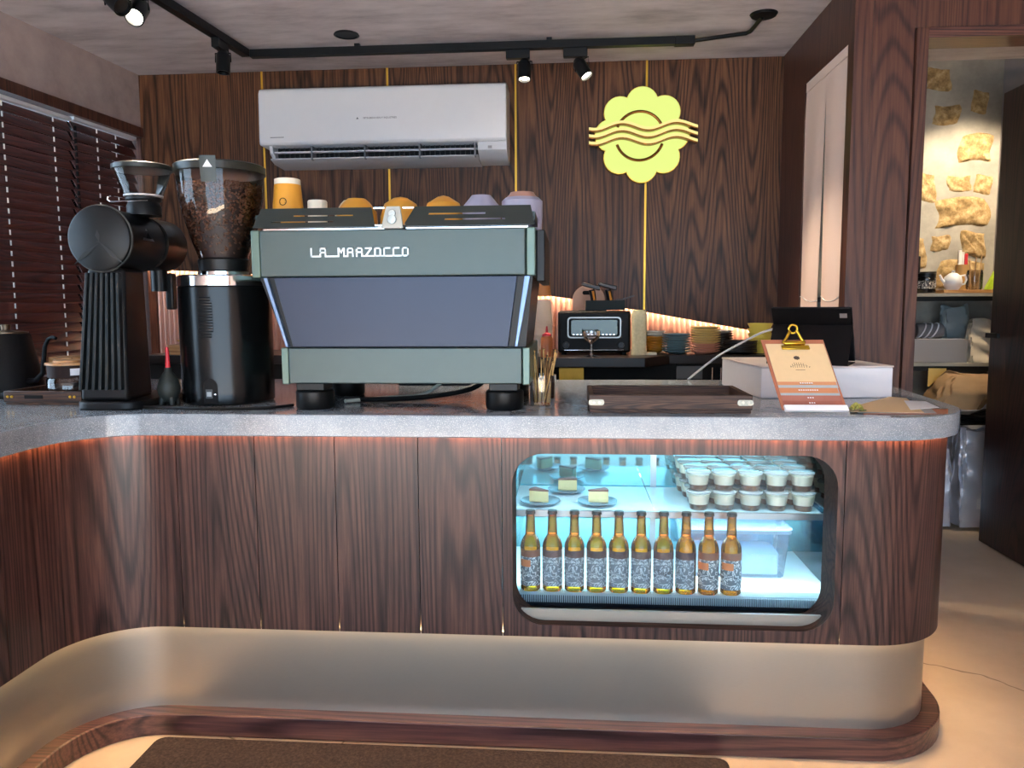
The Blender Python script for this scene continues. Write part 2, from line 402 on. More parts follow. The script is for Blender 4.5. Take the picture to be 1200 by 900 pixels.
# bead pull chain between the two blinds
g = G()
for i in range(22):
    g.frame(LO, LD, LN, LZ, .494, .502, -.01, .0, 2.13-.03*i-.022, 2.13-.03*i)
tag(g.put('blind_pull_chain', BLACK), 'dark pull chain hanging between the two wooden blinds', 'chain')

# --- right partition with the curtained opening, and the wall with the store-room doorway
wr = sroot('wall_right', (1.09, 3.6, 0))
g = G(); g.box(1.055, 1.12, 3.07, 3.135, 0, CEIL); g.put('wall_end', WOODR, wr)
g = G(); g.box(1.055, 1.12, 3.67, 4.12, 0, CEIL); g.put('wood_panel', WOODR, wr)
g = G(); g.box(1.055, 1.12, 3.135, 3.67, 2.262, CEIL); g.put('opening_header', WOODR, wr)
wd = sroot('wall_doorway', (1.7, 3.1, 0))
g = G(); g.box(1.121, 1.272, 3.07, 3.17, 0, CEIL); g.put('wood_panel', WOODR, wd)
g = G(); g.box(1.2725, 3.0, 3.07, 3.17, 2.292, CEIL); g.put('header_panel', WOODR, wd)
g = G(); g.box(2.28, 3.0, 3.07, 3.17, 0, 2.29); g.put('side_panel', WOODR, wd)
tr = sroot('trim_1', (1.3, 3.1, 0))
g = G(); g.box(1.275, 1.318, 3.055, 3.19, 0, 2.29); g.put('jamb', WOODR, tr, bevel=.002)
g = G(); g.box(1.318, 2.28, 3.055, 3.19, 2.252, 2.29); g.put('lintel', WOODX, tr, bevel=.002)
g = G(); g.box(2.237, 2.278, 3.055, 3.19, 0, 2.252); g.put('jamb', WOODR, tr, bevel=.002)
dr = sroot('door_1', (2.2, 3.7, 0))
g = G(); g.box(2.19, 2.232, 3.2, 4.2, .008, 2.335); g.put('leaf', wood('door_dark_wood', '1a0c0a', '36201a', '4c2d24', 'Z', rough=.4), dr, bevel=.002)
g = G(); g.box(2.135, 2.189, 4.13, 4.145, 1.10, 1.125); g.box(2.135, 2.15, 4.03, 4.145, 1.10, 1.125); g.put('handle', BLACK, dr, bevel=.003)
# front and side walls behind the camera: a glazed shop front
wf = sroot('wall_front', (0, -2.9, 0))
g = G(); g.box(-3.2, 3.0, -3.0, -2.9, 2.35, CEIL); g.put('shopfront_header', plain('shopfront_dark', '2a2624', .6), wf)
g = G(); g.box(-3.2, -2.6, -3.0, -2.9, 0, 2.35); g.put('shopfront_pier', PLAST, wf)
g = G(); g.box(2.2, 3.0, -3.0, -2.9, 0, 2.35); g.put('shopfront_pier', PLAST, wf)
for x in (-1.4, -.1, 1.1):
    g = G(); g.box(x-.03, x+.03, -2.98, -2.92, 0, 2.35); g.put('mullion', BLACK, wf)
ws = sroot('wall_side', (2.9, 0, 0))
g = G(); g.box(2.9, 3.0, -3.0, 3.07, 0, CEIL); g.put('plaster', PLAST, ws)
# store room
st = sroot('wall_storage', (2, 5.0, 0))
g = G(); g.box(1.0, 3.2, 5.0, 5.15, 0, 2.95); g.put('rough_plaster', STORW, st)
g = G(); g.box(2.60, 2.75, 3.17, 5.0, 0, 2.95); g.put('side_plaster', plain('grey_render', '8f8d90', .85, 0, .12, 6), st)
g = G(); g.box(1.121, 1.16, 4.13, 5.0, 0, 2.95); g.put('inner_side', STORW, st)
g = G(); g.box(1.0, 3.2, 3.17, 5.15, 2.80, 2.9); g.put('store_ceiling', plain('grey_ceiling', '8b8886', .85, 0, .1, 5), st)
g = G(); g.box(1.121, 3.2, 3.171, 3.2, 2.50, 2.9); g.put('over_header', plain('grey_ceiling', '8b8886', .85), st)
def stone(x0, x1, z0, z1, d):
    g = G(); nx, nz = 7, 6
    ph = rnd.random()*9
    def f(u, v):
        uu, vv = 2*u-1, 2*v-1
        sx = x0+(x1-x0)*(u+.06*math.sin(5*v+ph)); sz = z0+(z1-z0)*(v+.07*math.sin(4*u+ph*2))
        e = max(0, (1-abs(uu)**9))*max(0, (1-abs(vv)**9))
        return (sx, 5.004-d*.5*e*(.75+.25*math.sin(9*u+ph)*math.cos(11*v+ph)+.15*math.sin(23*u+17*v)), sz)
    g.grid(f, nx*2, nz*2); g.put('stone', STONE, st)
for a in ((2.36, 2.56, 2.13, 2.30, .05), (2.30, 2.45, 1.96, 2.06, .03), (2.24, 2.56, 1.74, 1.92, .05), (2.40, 2.55, 1.56, 1.72, .05), (2.22, 2.34, 1.60, 1.70, .03),
          (2.26, 2.54, 1.36, 1.54, .06), (2.08, 2.24, 1.9, 2.08, .04), (2.2, 2.36, 2.36, 2.48, .04), (2.0, 2.2, 1.5, 1.7, .04), (2.42, 2.52, 2.42, 2.56, .03),
          (1.85, 2.06, 2.2, 2.4, .04), (2.14, 2.3, 2.56, 2.7, .03), (2.46, 2.57, 1.94, 2.06, .03)):
    stone(*a)

# ================================================================== COUNTER
def cpath(o, y0=.9, end=True):
    """front line of the counter, set back by o: left leg, concave bend, straight run, convex end"""
    pts = [(-1.395-o, y0)]
    cx, cy, r = -1.195, 1.89, .2+o
    for i in range(17):
        t = math.pi-(math.pi/2)*i/16; pts.append((cx+r*math.cos(t), cy+r*math.sin(t)))
    cx, cy, r = .84, 2.39, .30-o
    for i in range(17):
        t = -math.pi/2+(math.pi/2)*i/16; pts.append((cx+r*math.cos(t), cy+r*math.sin(t)))
    if end: pts.append((1.20-o, 3.065))
    return pts
def cut(pts, s0, s1):
    out = []; s = 0
    for a, b in zip(pts, pts[1:]):
        L = math.dist(a, b)
        def at(q): return (a[0]+(b[0]-a[0])*(q-s)/L, a[1]+(b[1]-a[1])*(q-s)/L)
        if s <= s0 < s+L: out.append(at(s0))
        if s0 < s+L <= s1 and out and s >= s0-L: out.append(b) if s+L < s1 else None
        if s < s1 <= s+L: out.append(at(s1))
        s += L
    return out
def resample(pts, k):
    L = [0]
    for a, b in zip(pts, pts[1:]): L.append(L[-1]+math.dist(a, b))
    out = []
    j = 0
    for i in range(k+1):
        q = L[-1]*i/k
        while j < len(L)-2 and L[j+1] < q: j += 1
        f_ = 0 if L[j+1] == L[j] else (q-L[j])/(L[j+1]-L[j]); a, b = pts[j], pts[j+1]
        out.append((a[0]+(b[0]-a[0])*f_, a[1]+(b[1]-a[1])*f_))
    return out
ctr = thing('service_counter', 'long walnut-panelled service counter with steel plinth and rounded right end', 'counter', (0, 2.6, 0))
FO = .03
fp = cpath(FO)
def fs(x): return (1.89-.9)+(math.pi/2)*(.2+FO)+(x+1.195)
total = sum(math.dist(a, b) for a, b in zip(fp, fp[1:]))
seams = [0, .42, .875, fs(-1.143), fs(-.908), fs(-.672), fs(-.431), fs(-.192), fs(.749), total-.42, total]
ZF0, ZF1 = .331, .9105
for i, (a, b) in enumerate(zip(seams, seams[1:])):
    if i == 7: continue
    pth = cut(fp, a+.0012, b-.0012); pth = resample(pth, max(2, int((b-a)/.02)))
    inn = []
    for j, q in enumerate(pth):
        q0 = pth[max(0, j-1)]; q1 = pth[min(len(pth)-1, j+1)]; dx, dy = q1[0]-q0[0], q1[1]-q0[1]; L = math.hypot(dx, dy)
        inn.append((q[0]-dy/L*.016, q[1]+dx/L*.016))
    g = G(); g.band(pth, inn, ZF0, ZF1); g.put('wood_panel', WOOD, ctr)
# panel with the round-cornered window
YF = 2.09+FO
hx0, hx1, hz0, hz1, hr = -.163, .731, .366, .864, .088
hole = rrect(hx0, hx1, hz0, hz1, hr, 8)
px0, px1 = -.192+.0012, .749-.0012
g = G()
def outer_pt(p):
    cx, cz = (hx0+hx1)/2, (hz0+hz1)/2; dx, dz = p[0]-cx, p[1]-cz
    k = min(((px1-cx) if dx > 0 else (px0-cx))/dx if abs(dx) > 1e-6 else 9e9, ((ZF1-cz) if dz > 0 else (ZF0-cz))/dz if abs(dz) > 1e-6 else 9e9)
    return (cx+dx*k, cz+dz*k)
ring = []
corn = [(px1, ZF0), (px1, ZF1), (px0, ZF1), (px0, ZF0)]
op = [outer_pt(p) for p in hole]; n = len(hole)
for y in (YF, YF+.016):
    base = len(g.v); g.v += [(p[0], y, p[1]) for p in hole]+[(p[0], y, p[1]) for p in op]+[(c[0], y, c[1]) for c in corn]
    for i in range(n):
        j = (i+1) % n; a, b = op[i], op[j]; c = None
        if abs(a[0]-b[0]) > 1e-5 and abs(a[1]-b[1]) > 1e-5:
            for q, cc in enumerate(corn):
                if (abs(cc[0]-a[0]) < 1e-5 or abs(cc[1]-a[1]) < 1e-5) and (abs(cc[0]-b[0]) < 1e-5 or abs(cc[1]-b[1]) < 1e-5): c = q
        f_ = [base+i, base+n+i]+([base+2*n+c] if c is not None else [])+[base+n+j, base+j]
        g.f.append(tuple(f_) if y > YF else tuple(reversed(f_)))
base2 = 2*n+4
for i in range(n):
    j = (i+1) % n; g.f.append((i, j, base2+j, base2+i))
wp = g.put('window_panel', WOOD, ctr, smooth=False, fix=True)
# deep laminate reveal of the window
g = G(); y0, y1 = YF+.0005, 2.222
hin = rrect(hx0, hx1, hz0, hz1, hr, 8); hout = rrect(hx0-.012, hx1+.012, hz0-.012, hz1+.012, hr+.012, 8)
y0r = YF+.017
vs = [(p[0], y0, p[1]) for p in rrect(hx0+.0005, hx1-.0005, hz0+.0005, hz1-.0005, hr, 8)]+[(p[0], y1, p[1]) for p in rrect(hx0+.004, hx1-.004, hz0+.004, hz1-.004, hr, 8)]+[(p[0], y1, p[1]) for p in hout]+[(p[0], y0r, p[1]) for p in hout]
fs_ = []
for i in range(n):
    j = (i+1) % n
    for q in range(3): fs_.append((q*n+i, q*n+j, (q+1)*n+j, (q+1)*n+i))
g.add(vs, fs_); g.put('window_reveal', wood('reveal_laminate', '140c0a', '2c1e19', '46352c', 'X', rough=.6, coat=.0, spec=.12), ctr, fix=True)
# steel plinth, kick rail and the light strips
def band_of(o1, o2, z0, z1, k=140, y0=.9):
    a = resample(cpath(o1, y0), k); b = resample(cpath(o2, y0), k); g = G(); g.band(a, b, z0, z1); return g
band_of(.062, .072, .068, .40).put('steel_plinth', STEEL, ctr)
band_of(.012, .073, .0, .068).put('kick_rail', KICK, ctr, bevel=.004)
band_of(.049, .058, .333, .336).put('plinth_light', emit('led_plinth', (1.0, .62, .28), 32), ctr)
band_of(.015, .025, .9106, .9118).put('counter_light', emit('led_counter', (1.0, .36, .12), 18), ctr)
# staff side of the counter body, dark
g = G(); g.box(-1.45, -.23, 3.06, 3.08, 0, .905); g.box(.84, 1.04, 3.04, 3.06, 0, .905); g.put('back_panel', BLACKM, ctr)
g = G(); g.box(-.24, -.225, 2.17, 3.06, .02, .905); g.box(.83, .84, 2.17, 3.05, .02, .905); g.put('divider', BLACKM, ctr)
# countertop
TOP = .975
top = cpath(0); poly = top+[(1.20, 3.068), (1.05, 3.068), (1.05, 3.14), (-2.30, 3.14), (-2.45, .9)]
g = G(); g.prism(poly, 'z', .912, TOP); tag(g.put('countertop', SLABM, bevel=.004, fix=True), 'pale grey speckled stone countertop with a rounded right end', 'countertop')

# ================================================================== DISPLAY FRIDGE
fr = thing('display_fridge', 'built-in glass display fridge with a lit shelf behind the rounded counter window', 'fridge', (.3, 2.45, .02))
FX0, FX1, FY0, FY1 = -.2, .80, 2.235, 2.72
FWH = plain('fridge_white', 'dfeef2', .3, 0, .02)
g = G(); g.box(FX0, FX1, FY0+.03, FY1, .34, .402); g.box(FX0, FX1, FY0, FY0+.03, .355, .372); g.put('base', BLACK, fr)
g = G(); g.box(FX0, FX1, FY0+.05, FY1, .4025, .408); g.put('floor_tray', FWH, fr)
g = G(); g.box(FX0, FX1, FY0+.014, FY0+.018, .372, .404); g.put('front_rail', plain('rail_dark_blue', '1b2a3a', .3, .4), fr)
g = G()
for i in range(150):
    x = FX0+.01+i*.0064; g.box(x, x+.0034, FY0+.016, FY0+.066, .409, .4115)
g.box(FX0, FX1, FY0+.0185, FY0+.022, .404, .413)
for i in range(150):
    x = FX0+.01+i*.0064; g.box(x, x+.0036, FY0+.006, FY0+.0135, .386, .4105)
g.put('air_grille', plain('grille_pale', 'b4c8d2', .3, .3), fr)['kind'] = 'stuff'
SH = .638
for a, b in ((FX0+.02, .262), (.266, FX1-.03)):
    g = G(); g.box(a, b, 2.365, 2.69, SH-.006, SH); g.put('shelf', plain('shelf_frosted', 'cfeaf2', .16, 0, .02), fr)
g = G(); g.box(FX0+.01, FX1-.02, 2.352, 2.364, SH-.018, SH+.001); g.put('shelf_front_rail', ALU, fr)
for x in (FX0+.004, FX1-.016):
    g = G(); g.box(x, x+.008, 2.28, 2.70, .41, .90); g.put('side_glass', clear('teal_glass', (.75, .93, .95), .02, 1.5, .08), fr)
g = G(); g.box(FX0, FX1, 2.245, FY1, .900, .9105); g.put('fridge_top', FWH, fr)
g = G(); g.box(FX0+.03, FX1-.03, 2.26, 2.30, .888, .899); g.put('light_tube', emit('led_fridge', (.72, .93, 1.0), 12), fr)
g = G(); g.box(FX0+.03, FX1-.03, 2.40, 2.43, SH-.028, SH-.020); g.put('shelf_light', emit('led_fridge2', (.80, .96, 1.0), 18), fr)
MIRR = plain('tinted_mirror', '7fc4cf', .05, .85, .02)
for a, b in ((FX0, .285), (.30, FX1)):
    g = G(); g.box(a, b, 2.70, 2.706, .41, .90); g.put('sliding_door', MIRR, fr)
g = G(); g.box(.283, .303, 2.692, 2.699, .41, .90); g.box(FX0, FX1, 2.692, 2.699, .845, .865); g.put('door_frame', ALU, fr)
g = G(); g.box(FX0+.01, FX1-.01, 2.2265, 2.2325, .36, .895); g.put('front_glass', FGLASS, fr)

# ---------------------------------------------------------------- bottles
AMBER = clear('amber_glass', (1.0, .54, .03), .04, 1.45, .0, haze=(.06, (1.0, .36, .01)))
AMBERD = clear('amber_neck', (.92, .46, .08), .04, 1.5, .02, haze=(.15, (.45, .16, .01)))
def label_mat(name, base, line, third):
    m, nt, b = mat(name)
    tc = N(nt, 'ShaderNodeTexCoord'); no = N(nt, 'ShaderNodeTexNoise'); no.inputs['Scale'].default_value = 42; no.inputs['Detail'].default_value = 1; no.inputs['Distortion'].default_value = 1.2
    nt.links.new(tc.outputs['Object'], no.inputs['Vector'])
    mu = N(nt, 'ShaderNodeMath', operation='MULTIPLY'); mu.inputs[1].default_value = 30; nt.links.new(no.outputs[0], mu.inputs[0])
    si = N(nt, 'ShaderNodeMath', operation='SINE'); nt.links.new(mu.outputs[0], si.inputs[0])
    cr = N(nt, 'ShaderNodeValToRGB'); e = cr.color_ramp.elements
    e[0].position = .35; e[0].color = tuple(srgb(base))+(1,); e[1].position = .9; e[1].color = tuple(srgb(line))+(1,)
    k = e.new(.02); k.color = tuple(srgb(third))+(1,); nt.links.new(si.outputs[0], cr.inputs[0]); nt.links.new(cr.outputs[0], b.inputs['Base Color']); b.inputs['Roughness'].default_value = .5
    return m
LAB1 = label_mat('label_grey_blue', '7d8d99', 'b4c2cb', '64717b'); LAB2 = label_mat('label_waves', '6f7f8a', 'c8d3d8', '55636d')
LABO = plain('label_orange', 'c9743c', .5); LABD = plain('label_dark', '4a3436', .5); LABT = plain('label_ink', '2c3036', .5)
BH = .252
def make_bottle(label, kind):
    t = thing('beer_bottle', label, 'bottle', (0, 0, 0), group='beer bottles in the display fridge')
    g = G(); g.lathe([(0, .002), (.027, 0), (.0305, .004), (.0305, .135), (.029, .146), (.023, .160), (.0165, .170), (.0155, .172)], seg=28); g.put('body', AMBER, t)
    g = G().open(); g.lathe([(.0155, .172), (.0145, .20), (.0125, .238)], seg=20); g.put('neck', AMBERD, t)
    g = G(); g.lathe([(.0135, .236), (.0155, .2365), (.0155, .240), (.0135, .247), (0, .2485)], seg=24); g.put('cap', plain('cap_black', '2b2622', .3, .5), t)
    a0, a1 = R(270-78), R(270+78)
    g = G().open(); g.lathe([(.0309, .108), (.0309, .130)], seg=20, a0=a0, a1=a1); g.put('upper_label', LABD if kind < 2 else plain('label_brown', '7a4a34', .5), t)
    def rr(z0, z1, r=.0312):
        g = G().open(); g.lathe([(r, z0), (r, z1)], seg=20, a0=a0, a1=a1); return g
    lb = rr(.018, .108).put('label', LAB1 if kind < 2 else LAB2, t)
    if kind == 1:
        # big light plate reading 'Super'
        letters('lettering', 'Super', .021, LABT, lb, lambda x, y, z: (.0318*math.sin(x/.0318), -.0318*math.cos(x/.0318)-z, .062+y))
    if kind == 2:
        g = G().open(); g.lathe([(.0316, .078), (.0316, .100)], seg=12, a0=R(200), a1=R(268)); g.put('orange_patch', LABO, lb)
    return t
protos = [make_bottle('', 0), make_bottle('', 1), make_bottle('', 2)]
bx = [622, 647, 672, 698, 725, 751, 777, 803, 829, 856]; kinds = [2, 0, 0, 0, 0, 0, 1, 0, 2, 2]
blab = ['amber beer bottle furthest left in the display fridge, veiled by the glass reflection', 'amber beer bottle with grey label, second from the left in the fridge row',
        'amber beer bottle with grey label, third from the left in the fridge row', 'amber beer bottle with grey label, fourth from the left in the fridge row',
        'amber beer bottle with grey label, fifth from the left in the fridge row', 'amber beer bottle with grey label, sixth from the left in the fridge row',
        'amber beer bottle whose turned label has a big dark word on a pale plate', 'amber beer bottle with half-turned grey label, just right of the one with the big word',
        'amber beer bottle with orange patch and white swirls, second from the right', 'amber beer bottle with orange patch and white swirls, furthest right beside the clear bin']
used = set()
for i, (k, l) in enumerate(zip(kinds, blab)):
    loc = (-.120+i*.0669, 2.282, .4125); rz = {6: .12, 7: -.55}.get(i, rnd.uniform(-.12, .12))
    if k not in used: b = protos[k]; b.location = loc; b.rotation_euler = (0, 0, rz); b['label'] = l; used.add(k)
    else: dup(protos[k], loc, rz, l)

# ---------------------------------------------------------------- dessert cups
CUPP = clear('cup_plastic', (.97, .98, .98), .08, 1.45, .02)
CREAM = plain('dessert_cream', 'f1ead8', .5, 0, .03); CARA = mottled('dessert_caramel', '2a1208', '6a3a1c', 'b07a48', 26, .4, 0)
def make_cup():
    t = thing('dessert_cup', '', 'dessert cup', (0, 0, 0), group='layered dessert cups on the fridge shelf')
    g = G().open(); g.lathe([(.0, .0005), (.0255, .0005), (.0275, .004), (.0355, .052), (.0375, .0525), (.0375, .056)], seg=28); g.put('cup', CUPP, t)
    g = G(); g.lathe([(.0, .0012), (.0252, .0012), (.0268, .004), (.0292, .018), (0, .021)], seg=28); g.put('coffee_layer', CARA, t)
    g = G(); g.lathe([(.0294, .0185), (.0343, .047), (.02, .0495), (0, .050)], seg=28); g.put('cream', CREAM, t)
    g = G(); g.lathe([(.0382, .0535), (.0388, .058), (.034, .0605), (0, .0612)], seg=28); g.put('lid', clear('lid_plastic', (.93, .95, .95), .12, 1.45, .04, haze=(.35, (.9, .92, .92))), t)
    return t
cp = make_cup(); first = True
for lay, ln in enumerate(('lower', 'upper')):
    for row, rn in enumerate(('front row', 'second row', 'third row', 'back row')):
        for c in range(5):
            loc = (.404+.0798*c-.006*row+rnd.uniform(-.002, .002)-(.004 if lay else 0), 2.402+.080*row, SH+.001+.0625*lay)
            lab = f'lidded white-and-brown layered dessert cup, {rn} of the {ln} layer, {ORD[c]} from the left'
            if loc[0] < .40 and row: loc = (loc[0]+.01, loc[1], loc[2])
            if first: cp.location = loc; cp['label'] = lab; first = False
            else: dup(cp, loc, rnd.uniform(0, 6), lab)
# ---------------------------------------------------------------- cakes on plates
CAKE = plain('cheesecake', 'cdbd88', .6, 0, .06, 60); CAKET = plain('cake_top', '70453a', .5, 0, .2, 40); PLATEB = plain('blue_grey_glaze', '6f8797', .25, 0, .08)
def cake_slice(x, y, rz, label, s=1.0, m=CAKE, mt=CAKET, r=.064):
    pl = thing('cake_plate', 'blue-grey plate under ' + label, 'plate', (x, y, SH), group='cake plates in the fridge')
    g = G(); g.lathe([(0, .001), (r*.55, .001), (r*.6, .004), (r, .012), (r, .014), (r*.62, .0065), (0, .006)], seg=36); g.put('dish', PLATEB, pl, world=False)
    c = thing('cake_slice', label, 'cake', (x, y, SH+.0072), rz, 'cake slices in the fridge')
    L, W, H = .062*s, .040*s, .036*s
    tri = [(-L/2, 0), (L/2, -W/2), (L/2+.004, 0), (L/2, W/2)]
    g = G(); g.prism(tri, 'z', 0, H); g.put('sponge', m, c, bevel=.002, world=False, fix=True)
    g = G(); g.prism([(a*1.02, b*1.02) for a, b in tri], 'z', H+.0002, H+.0065); g.put('glaze', mt, c, world=False, bevel=.001, fix=True)
cake_slice(-.095, 2.435, R(150), 'pale cheesecake slice at the left end of the fridge shelf')
cake_slice(-.012, 2.60, R(20), 'pale cheesecake slice with brown top set back between two others')
cake_slice(.088, 2.442, R(15), 'pale cheesecake slice with brown top nearest the shelf middle')
# plastic bin behind the bottles
bn = thing('plastic_bin', 'clear lidded plastic bin standing on the fridge floor behind the bottles', 'container', (.53, 2.52, .4085))
BINP = clear('bin_plastic', (.80, .90, 1), .12, 1.45, .05, haze=(.22, (.75, .85, .95)))
g = G().open()
o_ = rrect(-.17, .17, -.10, .10, .03, 5); i_ = rrect(-.155, .155, -.088, .088, .025, 5); m_ = len(o_)
g.add([(p[0], p[1], .0) for p in i_]+[(p[0], p[1], .145) for p in o_], [tuple(range(m_-1, -1, -1))]+[(i, (i+1) % m_, m_+(i+1) % m_, m_+i) for i in range(m_)]); g.put('tub', BINP, bn, world=False)
g = G(); g.prism(rrect(-.175, .175, -.105, .105, .03, 5), 'z', .1455, .158); g.put('lid', clear('bin_lid', (.55, .75, .95), .1, 1.45, .06, haze=(.35, (.5, .72, .95))), bn, world=False, fix=True)
g = G(); g.prism(rrect(-.14, .14, -.07, .07, .02, 4), 'z', .004, .07); g.put('contents', plain('bin_contents', 'd8e6ea', .5, 0, .15, 90, bump=.8), bn, world=False, fix=True)

# ================================================================== ESPRESSO MACHINE
MG = plain('machine_grey_green', '44514f', .34, .35, .05); MGL = plain('machine_cap_green', '5c7066', .3, .35, .05); MB_ = plain('machine_blue_grey', '1f2b40', .34, .3, .04)
em = thing('espresso_machine', 'large dark grey-green espresso machine with flared back and cup rail', 'coffee machine', (-.475, 2.4, TOP))
YM, YB = 2.17, 2.66
g = G(); g.box(-.815, -.137, YM, YB, 1.055, 1.158); g.put('base_panel', MG, em, bevel=.003)
for a, b in ((-.838, -.8165), (-.1355, -.114)):
    g = G(); g.box(a, b, YM+.002, YB, 1.052, 1.159); g.put('base_end_cap', MGL, em, bevel=.003)
# flared body behind the panels
g = G(); g.quad8([(-.825, YM+.02, 1.1595), (-.127, YM+.02, 1.1595), (-.127, YB, 1.1595), (-.825, YB, 1.1595)], [(-.896, YM+.012, 1.360), (-.106, YM+.012, 1.360), (-.106, YB, 1.360), (-.896, YB, 1.360)]); g.put('body', BLACK, em)
def slant(x0, x1, X0, X1, name, m, d=.012):
    g = G(); za, zb = 1.161, 1.3605
    ya, yb = YM+.008, YM
    g.quad8([(x0, ya, za), (x1, ya, za), (x1, ya+d, za), (x0, ya+d, za)], [(X0, yb, zb), (X1, yb, zb), (X1, yb+d, zb), (X0, yb+d, zb)]); g.put(name, m, em, bevel=.0015)
slant(-.804, -.177, -.851, -.149, 'rear_panel', MB_)
slant(-.826, -.817, -.882, -.871, 'side_rail', plain('rail_blue', '6d83a3', .3, .5), .014)
slant(-.158, -.149, -.129, -.112, 'side_rail', plain('rail_blue', '6d83a3', .3, .5), .014)
g = G(); g.box(-.886, -.125, YM-.006, YB, 1.362, 1.494); g.put('upper_panel', MG, em, bevel=.004)
for a, b in ((-.914, -.8875), (-.1235, -.097)):
    g = G(); g.box(a, b, YM-.004, YB, 1.360, 1.495); g.put('upper_end_cap', MGL, em, bevel=.004)
g = G(); g.box(-.0965, -.072, YM+.03, YB, 1.345, 1.49); g.put('side_panel', BLACK, em, bevel=.003)
g = G(); g.box(-.885, -.12, YM+.02, YB, 1.4955, 1.505); g.put('cup_tray', CHROME, em)
RAIL = plain('rail_dark', '2f3634', .35, .4, .05)
def slotted(xb0, xb1, xt0, xt1, slots, name):
    z0, z1 = 1.502, 1.558
    def fx(u, z): k = (z-z0)/(z1-z0); a = xb0+(xt0-xb0)*k; b = xb1+(xt1-xb1)*k; return a+(b-a)*u
    us = sorted({0, 1} | {u for s_ in slots for u in s_[:2]}); zs = sorted({z0, z1} | {z for s_ in slots for z in s_[2:]})
    g = G()
    for i in range(len(us)-1):
        for j in range(len(zs)-1):
            um, zm = (us[i]+us[i+1])/2, (zs[j]+zs[j+1])/2
            if any(s_[0] < um < s_[1] and s_[2] < zm < s_[3] for s_ in slots): continue
            a, b, za, zb = us[i], us[i+1], zs[j], zs[j+1]
            ya = YM+(za-z0)*.35; yb = YM+(zb-z0)*.35
            g.quad8([(fx(a, za), ya, za), (fx(b, za), ya, za), (fx(b, za), ya+.006, za), (fx(a, za), ya+.006, za)], [(fx(a, zb), yb, zb), (fx(b, zb), yb, zb), (fx(b, zb), yb+.006, zb), (fx(a, zb), yb+.006, zb)])
    g.put(name, RAIL, em, smooth=False)
slotted(-.908, -.552, -.888, -.566, [(.31, .83, 1.5335, 1.5375), (.14, .66, 1.516, 1.520)], 'cup_rail')
slotted(-.472, -.100, -.440, -.112, [(.15, .62, 1.534, 1.539), (.30, .78, 1.518, 1.5225)], 'cup_rail')
for x0, x1 in ((-.907, -.893), (-.113, -.10)):
    g = G(); g.box(x0, x1, YM+.02, YB, 1.515, 1.54); g.put('side_rail_top', RAIL, em)
# chrome badge with brackets
g = G(); g.quad8([(-.534, YM-.004, 1.496), (-.470, YM-.004, 1.496), (-.470, YM+.006, 1.496), (-.534, YM+.006, 1.496)], [(-.522, YM+.012, 1.559), (-.482, YM+.012, 1.559), (-.482, YM+.022, 1.559), (-.522, YM+.022, 1.559)])
bd = g.put('badge', plain('badge_silver', 'b9beb8', .4, .3), em, bevel=.002)
g = G(); g.lathe([(0, -.004), (.010, -.003), (.011, 0)], (-.502, YM-.001, 1.538), 16, 'y'); g.lathe([(0, -.004), (.012, -.003), (.013, 0)], (-.502, YM-.003, 1.521), 16, 'y'); g.put('emblem', plain('emblem_silver', 'a0a6a2', .35, .6), bd)
for xs in ((-.560, -.5285), (-.4755, -.444)):
    g = G(); g.box(xs[0], xs[1], YM+.02, YM+.024, 1.5535, 1.5575); g.box(xs[0]+.006, xs[1]-.004, YM+.003, YM+.007, 1.5035, 1.507); g.put('badge_bracket', CHROME, em)
# raised block lettering
def block_text(txt, x0, x1, z0, z1, y, m, parent):
    g = G(); n_ = len(txt); cw = (x1-x0)/n_; t = .0042; h = z1-z0
    def H(a, b, z): g.box(a, b, y-.002, y, z, z+t)
    def V(x, za, zb): g.box(x, x+t, y-.002, y, za, zb)
    for i, ch in enumerate(txt):
        a = x0+i*cw; b = a+cw*.74
        if ch in 'LCOZ_': H(a, x0+(i+1)*cw if i < n_-1 else b, z0)
        if ch == 'A' or ch == 'R':
            V(a, z0, z1); V(b-t, z0, z1); H(a, b, z1-t); H(a, b, z0+h*.42)
            if ch == 'R' or i == 1: H(b, x0+(i+1)*cw, z0)
        if ch == 'L': V(a, z0, z1)
        if ch == 'M':
            V(a, z0, z1); V(b+.001-t, z0, z1)
            g.quad8([(a+t, y-.002, z1-.007), ((a+b)/2, y-.002, z0+h*.35), ((a+b)/2, y, z0+h*.35), (a+t, y, z1-.007)], [(a+t, y-.002, z1), ((a+b)/2, y-.002, z0+h*.35+.007), ((a+b)/2, y, z0+h*.35+.007), (a+t, y, z1)])
            g.quad8([((a+b)/2, y-.002, z0+h*.35), (b-t, y-.002, z1-.007), (b-t, y, z1-.007), ((a+b)/2, y, z0+h*.35)], [((a+b)/2, y-.002, z0+h*.35+.007), (b-t, y-.002, z1), (b-t, y, z1), ((a+b)/2, y, z0+h*.35+.007)])
            H(b, x0+(i+1)*cw, z0)
        if ch == 'Z':
            H(a, b, z1-t); g.quad8([(a, y-.002, z0+t), (a+.006, y-.002, z0+t), (a+.006, y, z0+t), (a, y, z0+t)], [(b-.006, y-.002, z1-t), (b, y-.002, z1-t), (b, y, z1-t), (b-.006, y, z1-t)])
        if ch == 'C': V(a, z0, z1); H(a, b, z1-t)
        if ch == 'O': V(a, z0, z1); V(b-t, z0, z1); H(a, b, z1-t)
    return g.put('lettering', m, parent, smooth=False)
block_text('LA_MARZOCCO', -.738, -.448, 1.417, 1.443, YM-.0062, plain('letter_silver', 'd9dedc', .35, .5), em)
